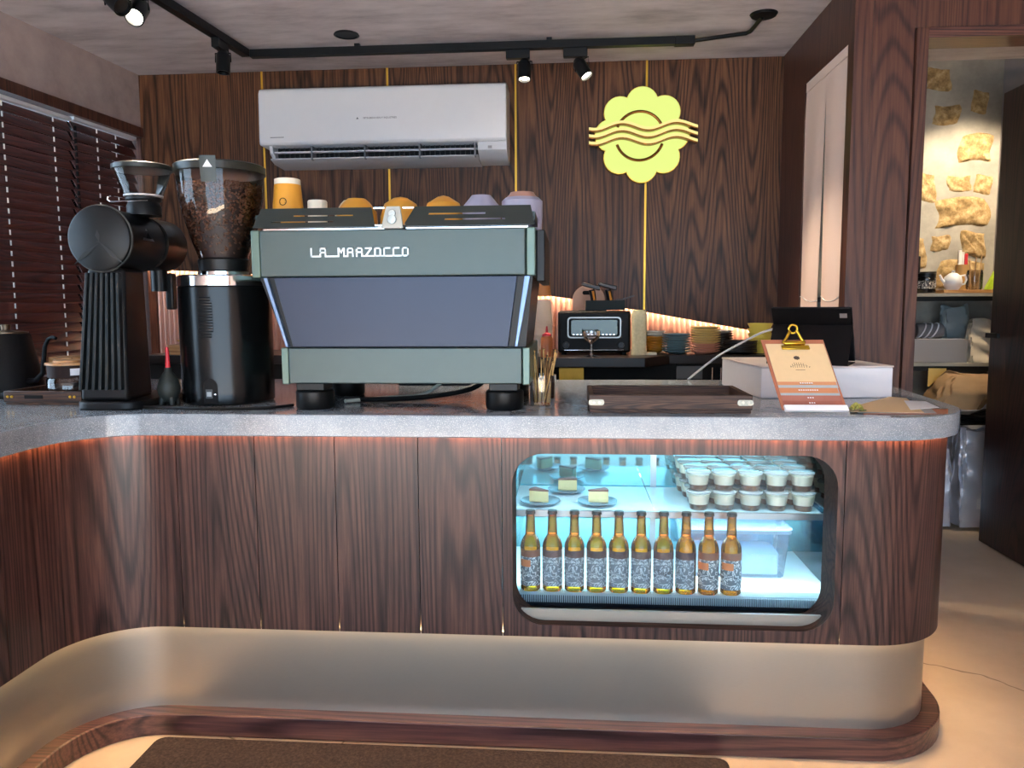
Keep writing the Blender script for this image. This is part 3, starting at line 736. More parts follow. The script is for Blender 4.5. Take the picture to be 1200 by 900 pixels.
for x, y in ((-.762, 2.235), (-.192, 2.235), (-.762, 2.58), (-.192, 2.58)):
    g = G(); g.lathe([(0, .9755), (.052, .9755), (.056, .981), (.056, 1.026), (.052, 1.031)], (x, y, 0), 32); ft = g.put('foot', BLACK, em)
    g = G(); g.box(x-.042, x+.042, y-.042, y+.042, 1.0312, 1.0545); g.put('foot_block', BLACK, ft, bevel=.003)

# cups on the machine
YEL = plain('yellow_glaze', 'd99a35', .35, 0, .05); CUPW = plain('cup_white', 'e9e2cf', .4, 0, .03); LAV = plain('lavender_glaze', 'a3a2b8', .3, 0, .06); BLU = plain('blue_glaze', '35536b', .3, 0, .1); PNK = plain('pink_brown_glaze', 'b98a78', .35, 0, .1)
TZ = 1.5055
def cup(x, y, prof, label, m, foot=None, group='cups on the espresso machine', seg=36):
    t = thing('coffee_cup', label, 'cup', (x, y, TZ), group=group)
    g = G(); g.lathe(prof, seg=seg); g.put('bowl', m, t, world=False)
    if foot:
        g = G(); g.lathe(foot[0], seg=seg); g.put('foot_ring', foot[1], t, world=False)
    return t
t = cup(-.886, 2.40, [(.0, .0), (.053, .0), (.0535, .003), (.041, .150), (.0405, .151)], 'tall yellow paper cup upside down with a round black logo', YEL, ([(.0405, .1515), (.0398, .168), (.034, .170), (0, .168)], CUPW))
g = G()
for k in range(24):
    a, b = 2*math.pi*k/24, 2*math.pi*(k+1)/24
    for (r0_, r1_) in ((.0095, .012),):
        q = []
        for rr_, aa in ((r0_, a), (r1_, a), (r1_, b), (r0_, b)):
            x_, z_ = rr_*math.cos(aa), .095+rr_*math.sin(aa); rad = .0535-.0128*(z_/.15)+.0004; th = x_/rad
            q.append((rad*math.sin(th), -rad*math.cos(th), z_))
        g.add(q, [(0, 1, 2, 3)])
for dz in (-.003, .001, .005):
    q = []
    for x_, z_ in ((-.008, .093+dz), (.008, .093+dz), (.008, .0955+dz), (-.008, .0955+dz)):
        rad = .0535-.0128*(z_/.15)+.0004; th = x_/rad; q.append((rad*math.sin(th), -rad*math.cos(th), z_))
    g.add(q, [(0, 1, 2, 3)])
g.put('logo', BLACKM, t, world=False)
low = lambda r, h: [(0, 0), (r, 0), (r+.001, .003), (r*.95, h*.62), (r*.62, h*.9), (r*.42, h), (0, h)]
cup(-.792, 2.40, [(0, 0), (.030, 0), (.030, .098), (.028, .102), (0, .102)], 'small white cup with yellow base beside the tall yellow cup', CUPW)
cup(-.672, 2.42, low(.066, .108), 'upturned yellow cup nearest the left cup rail end', YEL)
cup(-.722, 2.53, low(.055, .118), 'upturned cream bowl half hidden behind the left yellow cup', CUPW)
cup(-.532, 2.42, [(0, 0), (.064, 0), (.064, .05), (.05, .090), (.022, .108), (0, .113)], 'upturned yellow domed cup right behind the silver badge', YEL)
cup(-.396, 2.42, [(0, 0), (.064, 0), (.064, .05), (.05, .090), (.018, .110), (0, .115)], 'upturned yellow domed cup right of the silver badge', YEL)
cup(-.277, 2.42, [(0, 0), (.058, 0), (.060, .045), (.058, .078), (.030, .112), (0, .112)], 'upturned lavender cup with dark blue lower half', LAV, ([(.0585, .0), (.0595, .044), (.0585, .046)], BLU))
cup(-.150, 2.42, [(0, 0), (.060, 0), (.062, .045), (.062, .092), (.040, .112), (.036, .119), (0, .119)], 'upturned pink-brown cup over blue at the right end of the cup rail', PNK, ([(.0605, .0), (.0630, .045), (.0632, .092), (.0520, .1025)], LAV))
# cables under the machine
def cable(name, label, pts, r, m):
    g = G(); q = []
    P_ = [Vector(p) for p in pts]; P_ = [P_[0]*2-P_[1]]+P_+[P_[-1]*2-P_[-2]]
    for i in range(1, len(P_)-2):
        for k in range(8):
            u = k/8; a, b, c, d = P_[i-1:i+3]
            q.append(.5*((2*b)+(c-a)*u+(2*a-5*b+4*c-d)*u*u+(3*b-a-3*c+d)*u**3))
    q.append(P_[-2]); g.tube(q, r, 8); return tag(g.put(name, m), label, 'cable')
cable('power_cable', 'thick black cable sagging under the espresso machine', [(-.72, 2.40, .985), (-.62, 2.36, .985), (-.45, 2.40, .99), (-.32, 2.44, 1.01), (-.26, 2.46, 1.05)], .008, BLACK)
cable('drain_hose', 'pale hose lying under the espresso machine', [(-.70, 2.33, .984), (-.60, 2.42, .984), (-.48, 2.50, .99), (-.40, 2.55, 1.05)], .006, plain('hose_grey', 'b9bdb2', .5))
cable('grinder_cable', 'black cable lying along the counter from the grinders to the machine', [(-1.36, 2.17, .980), (-1.25, 2.20, .980), (-1.05, 2.165, .980), (-.9, 2.19, .980), (-.84, 2.26, .980)], .005, BLACK)
g = G(); g.box(-.66, -.38, 2.90, 3.10, .9755, 1.02); tag(g.put('drip_mat', plain('dark_steel', '3c3f42', .35, .6), bevel=.004), 'low dark steel box on the counter behind the espresso machine', 'tray')

# ================================================================== GRINDERS
MK = plain('grinder_black', '0f1113', .42, .2, .06, spec=.35); MKL = plain('grinder_black_light', '24282a', .36, .4, .06)
ek = thing('disc_grinder', 'matt black shop grinder with round drum, ribbed column and small clear hopper', 'coffee grinder', (-1.375, 2.32, TOP))
cx, cz = -1.370, 1.479
g = G(); g.lathe([(0, 2.165), (.088, 2.166), (.094, 2.170), (.096, 2.178), (.096, 2.190)], (cx, 0, cz), 56, 'y'); dk = g.put('motor_cover', MK, ek, fix=True)
g = G(); g.lathe([(.0965, 2.1765), (.0985, 2.179), (.0985, 2.184), (.0965, 2.186)], (cx, 0, cz), 56, 'y'); g.put('cover_rim', plain('rim_grey', '5a5f5e', .3, .7), dk, fix=True)
g = G()
for a in (-50, -25, 0, 25, 50):   # embossed leaf crest
    t = R(a); L = .036-.00018*a*a*.3
    g.add([(cx+.004*math.cos(t), 2.1645, cz-.012-.004*math.sin(t)), (cx+L*.55*math.sin(t)+.007*math.cos(t), 2.1638, cz-.012+L*.55*math.cos(t)-.007*math.sin(t)), (cx+L*math.sin(t), 2.1645, cz-.012+L*math.cos(t)), (cx+L*.55*math.sin(t)-.007*math.cos(t), 2.1638, cz-.012+L*.55*math.cos(t)+.007*math.sin(t))], [(0, 1, 2, 3)])
g.put('crest', plain('crest_grey', '1f2223', .5, .3), dk)
g = G(); g.lathe([(.090, 2.19), (.090, 2.375), (.088, 2.380)], (cx, 0, cz), 56, 'y'); g.put('drum', MK, ek, fix=True)
g = G(); g.lathe([(.083, 2.381), (.083, 2.50), (.078, 2.507), (0, 2.508)], (cx+.016, 0, cz), 56, 'y'); g.put('burr_housing', plain('grinder_brownblack', '1d1a18', .35, .4), ek, fix=True)
# triangular badge on the drum's right flank
g = G(); ang = R(20)
def flank(a, y): return (cx+.0912*math.cos(a), y, cz+.0912*math.sin(a))
g.add([flank(R(0), 2.245), flank(R(0), 2.310), flank(R(24), 2.278)], [(0, 1, 2)]); g.put('triangle_badge', ALU, ek)
g = G(); g.add([(lambda q: (q[0]+.0012, q[1], q[2]))(flank(R(a), y)) for a, y in ((4, 2.262), (4, 2.292), (16, 2.278))], [(0, 1, 2)]); g.put('badge_mark', BLACKM, ek)
# column with ribs
zc0, zc1 = 1.0, 1.395
g = G(); g.quad8([(-1.462, 2.175, zc0), (-1.312, 2.175, zc0), (-1.325, 2.34, zc0), (-1.462, 2.34, zc0)], [(-1.430, 2.195, zc1), (-1.315, 2.195, zc1), (-1.322, 2.32, zc1), (-1.430, 2.32, zc1)]); g.put('column', MK, ek, bevel=.012)
for k in range(7):
    u = .06+.88*k/6.0
    xb = -1.458+.140*u; xt = -1.426+.106*u
    g = G(); g.quad8([(xb-.0045, 2.160, zc0+.035), (xb+.0045, 2.160, zc0+.035), (xb+.0045, 2.18, zc0+.035), (xb-.0045, 2.18, zc0+.035)], [(xt-.0042, 2.178, zc1-.015), (xt+.0042, 2.178, zc1-.015), (xt+.0042, 2.197, zc1-.015), (xt-.0042, 2.197, zc1-.015)]); g.put('rib', MKL, ek, bevel=.0015)
g = G(); g.prism(rrect(-1.475, -1.275, 2.155, 2.50, .05, 6), 'z', .9755, .999); g.put('base', MK, ek, bevel=.004, fix=True)
g = G(); g.tube([(cx+.02, 2.455, 1.40), (cx+.02, 2.455, 1.33)], .026, 16); g.put('spout', BLACK, ek)
g = G(); g.box(cx+.035, cx+.062, 2.46, 2.49, 1.27, 1.39); g.put('bag_clamp', BLACK, ek, bevel=.006)
# hopper
hx, hy = -1.318, 2.33
g = G(); g.lathe([(.050, 1.560), (.050, 1.588), (.044, 1.600), (.052, 1.607), (.052, 1.614), (.040, 1.616)], (hx, hy, 0), 40); g.put('hopper_collar', MK, ek)
g = G().open(); g.lathe([(.055, 1.6165), (.058, 1.625), (.082, 1.695)], (hx, hy, 0), 44); g.put('hopper_glass', GLASS, ek)
g = G(); g.lathe([(.0825, 1.6955), (.087, 1.697), (.087, 1.710), (.080, 1.714), (0, 1.714)], (hx, hy, 0), 44); g.put('hopper_lid', plain('lid_smoke', '20241f', .3), ek)
g = G(); g.lathe([(0, 1.6168), (.056, 1.6168), (.057, 1.622), (0, 1.623)], (hx, hy, 0), 40); g.put('hopper_ring', plain('ring_clear_grey', 'b9b4b4', .3), ek)
g = G(); g.tube([(hx-.09, 2.30, 1.602), (hx+.045, 2.275, 1.5985)], .0022, 8); g.tube([(hx-.09, 2.30, 1.602), (hx-.098, 2.30, 1.608), (hx-.096, 2.30, 1.616), (hx-.088, 2.30, 1.618)], .0022, 8); g.put('hopper_slide_wire', CHROME, ek)

g2 = thing('drum_grinder', 'tall black cylinder grinder with chrome ring and big hopper full of coffee beans', 'coffee grinder', (-1.100, 2.40, TOP))
GX, GY = -1.100, 2.395
g = G(); g.lathe([(0, .976), (.136, .976), (.141, .982), (.1415, 1.338), (.139, 1.341)], (GX, GY, 0), 64); g.put('body', plain('grinder_gloss_black', '0f1112', .22, .3, .05), g2)
g = G(); g.lathe([(.1395, 1.3415), (.142, 1.343), (.142, 1.372), (.138, 1.376), (0, 1.376)], (GX, GY, 0), 64); g.put('chrome_ring', CHROME, g2)
# vent with slots on the side facing the camera
def onbody(a, r=.1425): return (GX+r*math.cos(a), GY+r*math.sin(a))
vp = thing
va = math.atan2(-2.395, 1.073)-R(24)
g = G()
for k in range(15):
    z = 1.185+.0085*k
    w_ = .155 if 1 < k < 13 else .12
    a0, a1 = va-w_, va+w_
    m0 = len(g.v)
    for q in range(7):
        a = a0+(a1-a0)*q/6; x, y = onbody(a); X, Y = onbody(a, .1445)
        g.v += [(x, y, z), (X, Y, z), (X, Y, z+.0042), (x, y, z+.0042)]
    for q in range(6):
        o_ = m0+4*q; g.f += [(o_, o_+4, o_+5, o_+1), (o_+1, o_+5, o_+6, o_+2), (o_+2, o_+6, o_+7, o_+3)]
g.put('vent', BLACKM, g2)
xk, yk = onbody(va, .1415); g = G(); g.lathe([(0, .010), (.017, .010), (.019, 0)], (0, 0, 0), 24, 'z')
kn = g.put('vent_knob', BLACK, g2); kn.location = (xk-g2.location.x, yk-g2.location.y, 1.315-g2.location.z); kn.rotation_euler = Vector((math.cos(va), math.sin(va), 0)).to_track_quat('Z', 'Y').to_euler()
sa = va+R(2)
g = G()
q = []
for i in range(13):
    t = math.pi*i/12; q.append((.155*math.cos(t)*1.0, 1.035+.026*math.sin(t)))
q = [(.155, .985)]+q+[(-.155, .985)]
vs = []
for a_, z_ in q: x, y = onbody(sa+a_, .1428); vs.append((x, y, z_))
c_ = onbody(sa, .1432); vs.append((c_[0], c_[1], 1.01)); g.add(vs, [(i, (i+1) % len(q), len(q)) for i in range(len(q))]); sw = g.put('switch_plate', BLACKM, g2)
def patch(a0, a1, z0, z1, r):
    g = G(); vs = []
    for i in range(5):
        x, y = onbody(a0+(a1-a0)*i/4, r); vs += [(x, y, z0), (x, y, z1)]
    return g.add(vs, [(2*i, 2*i+2, 2*i+3, 2*i+1) for i in range(4)])
patch(sa-.10, sa+.05, 1.000, 1.028, .1440).put('switch_frame', plain('switch_grey', '3a3f42', .4), sw)
patch(sa-.075, sa+.025, 1.006, 1.020, .1445).put('rocker', plain('rocker_pale', '9aa3a8', .4), sw)
g = G(); x, y = onbody(sa+.11, .1435); g.lathe([(0, 0), (.006, 0), (.006, .004)], (x, y, 1.011), 12); g.put('socket', CHROME, sw)
# hopper
g = G(); g.lathe([(.080, 1.3765), (.080, 1.388), (.070, 1.390)], (GX, GY, 0), 40); g.put('hopper_foot', CHROME, g2)
g = G(); g.lathe([(.068, 1.3905), (.075, 1.392), (.078, 1.425), (.072, 1.430), (0, 1.43)], (GX, GY, 0), 44); g.put('hopper_collar', BLACK, g2)
HP = [(.074, 1.4305), (.086, 1.465), (.108, 1.535), (.126, 1.615), (.132, 1.69)]
g = G().open(); g.lathe(HP, (GX, GY, 0), 56); g.put('hopper_glass', GLASS, g2)
g = G(); g.lathe([(.1325, 1.6905), (.137, 1.692), (.137, 1.714), (.131, 1.718), (0, 1.720)], (GX, GY, 0), 56); g.put('hopper_lid', plain('lid_smoke', '20241f', .3), g2)
ta = math.atan2(-2.395, 1.073)-R(14)
def hr_(z):
    for (ra, za), (rb, zb) in zip(HP, HP[1:]):
        if z <= zb: return ra+(rb-ra)*(z-za)/(zb-za)
    return HP[-1][0]
g = G(); vs = []
for (z_, r_) in ((1.650, .1325), (1.69, .1375), (1.726, .1395)):
    for i in range(5):
        a = ta-.17+.34*i/4; vs.append((GX+r_*math.cos(a), GY+r_*math.sin(a), z_))
g.add(vs, [(j*5+i, j*5+i+1, (j+1)*5+i+1, (j+1)*5+i) for j in range(2) for i in range(4)]); tg = g.put('lid_tag', plain('tag_dark_green', '26302b', .4), g2)
g = G(); g.add([(GX+.1402*math.cos(ta+a), GY+.1402*math.sin(ta+a), z_) for a, z_ in ((-.10, 1.692), (.10, 1.692), (0, 1.714))], [(0, 1, 2)]); g.put('tag_mark', WHITEM, tg)
# coffee beans
import bmesh
bmx = bmesh.new(); bmesh.ops.create_icosphere(bmx, subdivisions=1, radius=1); bv = [v.co.copy() for v in bmx.verts]; bf = [tuple(v.index for v in f.verts) for f in bmx.faces]; bmx.free()
g = G(); br = random.Random(3)
for k in range(2300):
    z = 1.433+.225*math.sqrt(br.random()); a = br.random()*2*math.pi
    if br.random() < .82: r_ = hr_(z)-.0065-.004*br.random()
    else: z = 1.648+.012*br.random(); r_ = hr_(z)*math.sqrt(br.random())*.93
    M_ = Matrix.Rotation(br.random()*6, 3, 'X') @ Matrix.Rotation(br.random()*6, 3, 'Y') @ Matrix.Diagonal((.0052, .0036, .0030))
    c = Vector((GX+r_*math.cos(a), GY+r_*math.sin(a), z)); g.add([c+M_ @ v for v in bv], bf)
bo = g.put('coffee_beans', plain('roast_beans', '6a4430', .35, 0, .4, 180), g2); bo['kind'] = 'stuff'
g = G(); g.lathe([(0, 1.4312), (.064, 1.4312), (.095, 1.535), (.113, 1.640), (0, 1.642)], (GX, GY, 0), 40); g.put('bean_core', plain('bean_core', '2a1710', .6), g2)

# ================================================================== SMALL THINGS ON THE LEFT
kt = thing('gooseneck_kettle', 'matt black gooseneck kettle at the left end of the counter', 'kettle', (-1.93, 2.50, TOP))
KX, KY = -1.93, 2.50
g = G(); g.lathe([(0, .9757), (.098, .9757), (.100, .980), (.099, .998), (.094, 1.000)], (KX, KY, 0), 48); g.put('power_base', BLACK, kt)
g = G(); g.lathe([(.088, 1.0005), (.105, 1.004), (.105, 1.012), (.072, 1.188), (.068, 1.192)], (KX, KY, 0), 48); g.put('body', BLACKM, kt)
g = G(); g.lathe([(.066, 1.1925), (.066, 1.197), (.02, 1.202), (.014, 1.203), (.016, 1.222), (0, 1.224)], (KX, KY, 0), 40); g.put('lid', plain('lid_bronze', '6b5a48', .35, .8), kt)
g = G(); sp = [(KX+.085, KY-.03, 1.03), (KX+.13, KY-.045, 1.035), (KX+.163, KY-.055, 1.06), (KX+.172, KY-.058, 1.11), (KX+.180, KY-.06, 1.15), (KX+.197, KY-.065, 1.175), (KX+.217, KY-.072, 1.182), (KX+.232, KY-.077, 1.178)]
g.tube(sp, [.010, .009, .008, .0072, .0066, .006, .0056, .0055], 12); g.put('spout', BLACKM, kt)
g = G(); g.tube([(KX-.07, KY, 1.18), (KX-.13, KY, 1.19), (KX-.15, KY, 1.14), (KX-.14, KY, 1.06)], .010, 10); g.put('handle', BLACKM, kt)
wt = thing('wooden_tray', 'small dark wooden tray with brass studs under the lidded jar', 'tray', (-1.64, 2.36, TOP))
tx0, tx1, ty0, ty1 = -1.77, -1.515, 2.262, 2.47
DTR = wood('tray_dark_wood', '1b0e08', '3e2415', '5d3a22', 'X', rough=.45, scale=2)
g = G(); g.box(tx0+.004, tx1-.004, ty0+.004, ty1-.004, .9757, .983); g.put('tray_floor', DTR, wt)
for b_ in ((tx0, tx1, ty0, ty0+.012), (tx0, tx1, ty1-.012, ty1), (tx0, tx0+.012, ty0+.0125, ty1-.0125), (tx1-.012, tx1, ty0+.0125, ty1-.0125)):
    g = G(); g.box(*b_, .984, 1.02); g.put('tray_wall', DTR, wt, bevel=.002)
for xs in (tx0+.014, tx0+.028, tx1-.036, tx1-.022):
    g = G(); g.lathe([(0, ty0-.003), (.004, ty0-.002), (.0045, ty0)], (xs, 0, 1.002), 12, 'y'); g.put('stud', BRASS, wt)
g = G(); g.box(-1.70, -1.64, ty0-.002, ty0-.0005, .996, 1.007); g.put('slot', BLACKM, wt)
JG = clear('jar_glass', (.85, .82, .80), .03, 1.45, .03)
jr = thing('glass_jar', 'wide glass jar with a wooden lid and small white tag on the dark tray', 'jar', (-1.617, 2.37, .9835))
JX, JY = -1.617, 2.372
g = G().open(); g.lathe([(0, .984), (.068, .984), (.072, .990), (.072, 1.048), (.066, 1.056)], (JX, JY, 0), 44); g.put('glass', JG, jr)
g = G(); g.lathe([(0, .986), (.066, .986), (.066, 1.03), (0, 1.034)], (JX, JY, 0), 36); g.put('contents', plain('coffee_dark', '2a1a14', .7, 0, .5, 60), jr)
g = G(); g.lathe([(.060, 1.0565), (.069, 1.0565), (.069, 1.094), (.060, 1.095)], (JX, JY, 0), 44); g.put('lid_band', plain('lid_band_brown', '2a1813', .55, spec=.15), jr)
g = G(); g.lathe([(0, 1.0955), (.074, 1.0955), (.074, 1.103), (.05, 1.104), (.05, 1.110), (0, 1.110)], (JX, JY, 0), 44); g.put('wooden_lid', BOARDW, jr)
g = G(); a_ = math.atan2(-2.372, 1.617)
vs = []
for i in range(5):
    a = a_-.05+.42*i/4; vs += [(JX+.0695*math.cos(a), JY+.0695*math.sin(a), 1.064), (JX+.0695*math.cos(a), JY+.0695*math.sin(a), 1.086)]
g.add(vs, [(2*i, 2*i+2, 2*i+3, 2*i+1) for i in range(4)]); g.put('paper_tag', WHITEM, jr)
j2 = thing('glass_jar', 'second wooden-lidded jar half hidden behind the tagged jar', 'jar', (-1.745, 2.56, TOP))
g = G().open(); g.lathe([(0, .9765), (.06, .9765), (.064, .983), (.064, 1.07)], (-1.745, 2.56, 0), 40); g.put('glass', JG, j2)
g = G(); g.lathe([(.058, 1.0705), (.066, 1.0705), (.066, 1.108), (0, 1.112)], (-1.745, 2.56, 0), 40); g.put('wooden_lid', BOARDW, j2)
bl = thing('dust_blower', 'dark green rubber dust blower with a red nozzle between the grinders', 'blower', (-1.243, 2.30, TOP))
BXb, BYb = -1.243, 2.285
RUB = plain('rubber_dark_green', '1c2422', .55, 0, .1)
g = G(); g.lathe([(0, .985), (.020, .988), (.032, 1.01), (.034, 1.03), (.028, 1.055), (.018, 1.072), (.012, 1.080), (.010, 1.092)], (BXb, BYb, 0), 28); g.put('bulb', RUB, bl)
for k in range(4):
    a = R(45+90*k); g = G(); g.tube([(BXb+.02*math.cos(a), BYb+.02*math.sin(a), 1.0), (BXb+.026*math.cos(a), BYb+.026*math.sin(a), .9765)], [.010, .007], 8); g.put('fin', RUB, bl)
g = G(); g.lathe([(.008, 1.0925), (.0062, 1.12), (.0045, 1.155), (0, 1.156)], (BXb, BYb, 0), 16); g.put('nozzle', plain('red_plastic', 'c82430', .3), bl)

# ================================================================== BACK COUNTER
bc = thing('back_counter', 'dark back counter along the panelled wall carrying toaster and plates', 'counter', (0, 3.8, 0))
BT = plain('dark_worktop', '1e1512', .35, 0, .1, spec=.3); BZ = 1.045
g = G(); g.prism([(-2.1, 3.62), (-.35, 3.62), (-.35, 3.42), (.33, 3.42), (.46, 3.62), (1.05, 3.62), (1.05, 4.10), (-2.1, 4.10)], 'z', 1.002, BZ); g.put('worktop', BT, bc, bevel=.003, fix=True)
for x0, x1 in ((-2.1, -1.4), (-1.395, -.7), (-.695, 0.0), (.005, .50), (.505, 1.04)):
    g = G(); g.box(x0, x1, 3.66, 4.09, .1, 1.0); g.put('cabinet', BLACKM, bc)
for i, x in enumerate((.66, .70, .82, .90, .93)):
    g = G(); g.tube([(x, 3.645, .90), (x, 3.64, .985)], .005, 8); g.put('pull_handle', CHROME, bc)
g = G(); g.box(.5, .62, 3.655, 3.6595, .93, .99); g.put('rating_plate', plain('plate_grey', '55585a', .5), bc)
g = G(); g.box(-.05, .06, 3.43, 3.5, .94, .999); tag(g.put('cardboard_box', plain('yellow_box', 'caa02a', .5), bevel=.002), 'small yellow box tucked under the back counter edge', 'box')
# toaster oven
ts = thing('toaster_oven', 'black retro toaster oven with a green-tinted rectangular window', 'toaster', (.11, 3.74, BZ))
TB = plain('toaster_black', '080605', .5, 0, .08, spec=.2)
g = G(); g.box(-.058, .280, 3.62, 3.86, 1.056, 1.251); g.put('shell', TB, ts, bevel=.012, seg=4)
for x in (-.03, .25):
    for y in (3.65, 3.82):
        g = G(); g.lathe([(0, 1.0455), (.012, 1.0455), (.014, 1.056)], (x, y, 0), 16); g.put('foot', BLACK, ts)
def ringplate(o, i, y0, y1):
    g = G(); n_ = len(o); vs = [(p[0], y0, p[1]) for p in o]+[(p[0], y0, p[1]) for p in i]+[(p[0], y1, p[1]) for p in o]+[(p[0], y1, p[1]) for p in i]
    fs2 = []
    for k in range(n_):
        j = (k+1) % n_; fs2 += [(k, j, n_+j, n_+k), (2*n_+j, 2*n_+k, 3*n_+k, 3*n_+j), (k, 2*n_+k, 2*n_+j, j), (n_+k, n_+j, 3*n_+j, 3*n_+k)]
    return g.add(vs, fs2)
dr_ = ringplate(rrect(-.014, .236, 1.124, 1.223, .016, 5), rrect(-.008, .230, 1.130, 1.217, .013, 5), 3.612, 3.6195).put('door_frame', plain('frame_steel', '8a8580', .3, .9), ts, fix=True)
g = G(); g.prism(rrect(.004, .218, 1.138, 1.209, .008, 4), 'y', 3.613, 3.6185); g.put('door_glass', clear('oven_glass', (.35, .42, .36), .02, 1.5, .0, haze=(.5, (.10, .17, .09))), dr_, fix=True)  # green tint and haze imitate outdoor greenery reflected in the door glass
g = G()
for i in range(12): g.box(.012+i*.017, .019+i*.017, 3.611, 3.6125, 1.139, 1.143)
g.put('rack_edge', CHROME, dr_)
for x in (-.02, .236):
    g = G(); g.lathe([(0, 3.604), (.014, 3.604), (.016, 3.6195)], (x, 0, 1.092), 20, 'y'); g.put('knob', BLACK, ts, fix=True)
g = G(); g.box(-.03, .248, 3.607, 3.6195, 1.066, 1.071); g.put('door_handle', CHROME, ts, bevel=.002)
g = G(); g.box(.04, .17, 3.70, 3.74, 1.2512, 1.2535); g.put('steam_slot', BLACKM, ts)
# box of tools on the toaster, cutting board behind
hb = thing('tool_box', 'open dark green box standing on the toaster oven', 'box', (.16, 3.72, 1.2537))
BGX = plain('box_dark_green', '131b17', .5, 0, .08, spec=.2)
for b_ in ((.072, .256, 3.66, 3.666), (.072, .256, 3.774, 3.78), (.072, .078, 3.6665, 3.7735), (.250, .256, 3.6665, 3.7735)):
    g = G(); g.box(*b_, 1.254, 1.300); g.put('box_wall', BGX, hb)
g = G(); g.box(.072, .256, 3.66, 3.78, 1.2538, 1.2539+.0001); g.put('box_floor', BGX, hb)
def torch(x, y, label):
    t = thing('scanner_gun', label, 'hand tool', (x, y, 1.256), group='black pistol tools in the green box')
    g = G(); g.tube([(x, y, 1.256), (x-.004, y, 1.32), (x-.012, y, 1.352)], [.013, .014, .015], 12); h = g.put('grip', BLACK, t)
    g = G(); g.tube([(x+.006, y-.0135, 1.29), (x-.006, y-.014, 1.345)], [.006, .006], 8); g.put('grip_insert', plain('amber_plastic', 'b8792a', .35), h)
    g = G(); g.quad8([(x-.060, y-.018, 1.372), (x+.028, y-.018, 1.346), (x+.028, y+.018, 1.346), (x-.060, y+.018, 1.372)], [(x-.056, y-.018, 1.387), (x+.032, y-.018, 1.368), (x+.032, y+.018, 1.368), (x-.056, y+.018, 1.387)]); g.put('head', plain('tool_brown_black', '231917', .4), t, bevel=.004)
torch(.112, 3.72, 'black pistol-shaped tool in the green box, the left one')
torch(.190, 3.72, 'black pistol-shaped tool in the green box, the right one')
g = G(); g.quad8([(.205, 3.69, 1.298), (.25, 3.68, 1.303), (.25, 3.70, 1.303), (.205, 3.71, 1.298)], [(.205, 3.69, 1.304), (.25, 3.68, 1.309), (.25, 3.70, 1.309), (.205, 3.71, 1.304)])
g.quad8([(.2505, 3.68, 1.303), (.30, 3.67, 1.318), (.30, 3.69, 1.318), (.2505, 3.70, 1.303)], [(.2505, 3.68, 1.309), (.30, 3.67, 1.324), (.30, 3.69, 1.324), (.2505, 3.70, 1.309)])
tag(g.put('spatula', plain('dark_metal', '4a4340', .35, .8)), 'dark metal spatula lying across the edge of the green box', 'spatula')
cbd = thing('cutting_board', 'round-topped pale wooden board with a slot handle behind the toaster', 'cutting board', (.09, 3.93, BZ))
o_ = []
for i in range(25):
    t = R(180*i/24); o_.append((.092+.082*math.cos(t), 1.305+.075*math.sin(t)))
o_ = [(.174, 1.047)]+o_+[(.010, 1.047)]
g = G(); g.prism(o_, 'y', 3.90, 3.918); g.put('board', plain('board_pink_wood', 'c19a82', .5, 0, .1, 20), cbd, bevel=.003, fix=True)
g = G(); g.prism(rrect(.060, .124, 1.330, 1.350, .0095, 5), 'y', 3.8965, 3.8998); g.put('slot_handle', BLACKM, cbd, fix=True)
# paper roll / bread bag
pb = thing('bread_bag', 'tall pale textured bag standing beside the toaster oven', 'bag', (.318, 3.64, BZ))
g = G()
pts = rrect(.285, .352, 3.585, 3.645, .018, 4); nn = len(pts); lv = 9
vs = []
for j in range(lv):
    z = BZ+.0008+.208*j/(lv-1); k = 1-.10*(j == lv-1)+.02*math.sin(j*2.1)
    for p_ in pts: vs.append((.3185+(p_[0]-.3185)*k+rnd.uniform(-.0015, .0015), 3.615+(p_[1]-3.615)*k+rnd.uniform(-.0015, .0015), z+(rnd.uniform(-.004, .004) if j == lv-1 else 0)))
fsb = [(j*nn+i, j*nn+(i+1) % nn, (j+1)*nn+(i+1) % nn, (j+1)*nn+i) for j in range(lv-1) for i in range(nn)]+[tuple(range(nn-1, -1, -1)), tuple((lv-1)*nn+i for i in range(nn))]
g.add(vs, fsb); g.put('sack', plain('bag_cream', 'c9bd96', .8, 0, .25, 90, bump=1.0), pb)
g = G(); g.box(.33, .40, 3.60, 3.66, BZ+.0005, BZ+.012); tag(g.put('napkin_stack', plain('napkin_cream', 'd8cfae', .8)), 'flat stack of cream napkins on the back counter by the bag', 'napkins')
# plates
def stack(x, y, n_, r, dz, m_fn, label, group, zb=BZ, tilt=0):
    first = {}
    for k in range(n_):
        m = m_fn(k); pos = ORD[n_-1-k]
        l = label.format('top plate' if k == n_-1 else ('bottom plate' if k == 0 else f'{pos} plate from the top'))
        key = m.name
        if key not in first:
            g = G(); g.lathe([(0, .001), (r*.55, .001), (r*.62, .004), (r, dz*.9+.004), (r, dz*.9+.007), (r*.6, .007), (0, .006)], seg=36)
            o = g.put('plate', m); first[key] = o
        else: o = first[key].copy(); col.objects.link(o)
        o.location = (x+rnd.uniform(-.0015, .0015), y+rnd.uniform(-.0015, .0015), zb+dz*k); tag(o, l, 'plate', group)
BP = plain('plate_blue', '5f7f88', .3, 0, .06); YP = plain('plate_yellow', 'd6bb72', .3, 0, .05); PP = plain('plate_pink', 'cf8f78', .3, 0, .05); BKP = plain('plate_black', '191413', .3, 0, .05); WP = plain('plate_white', 'e2ddd0', .35, 0, .03); OR_ = plain('plate_orange', 'd08f28', .35, 0, .05); YY = plain('plate_lemon', 'd9c85e', .35, 0, .05)
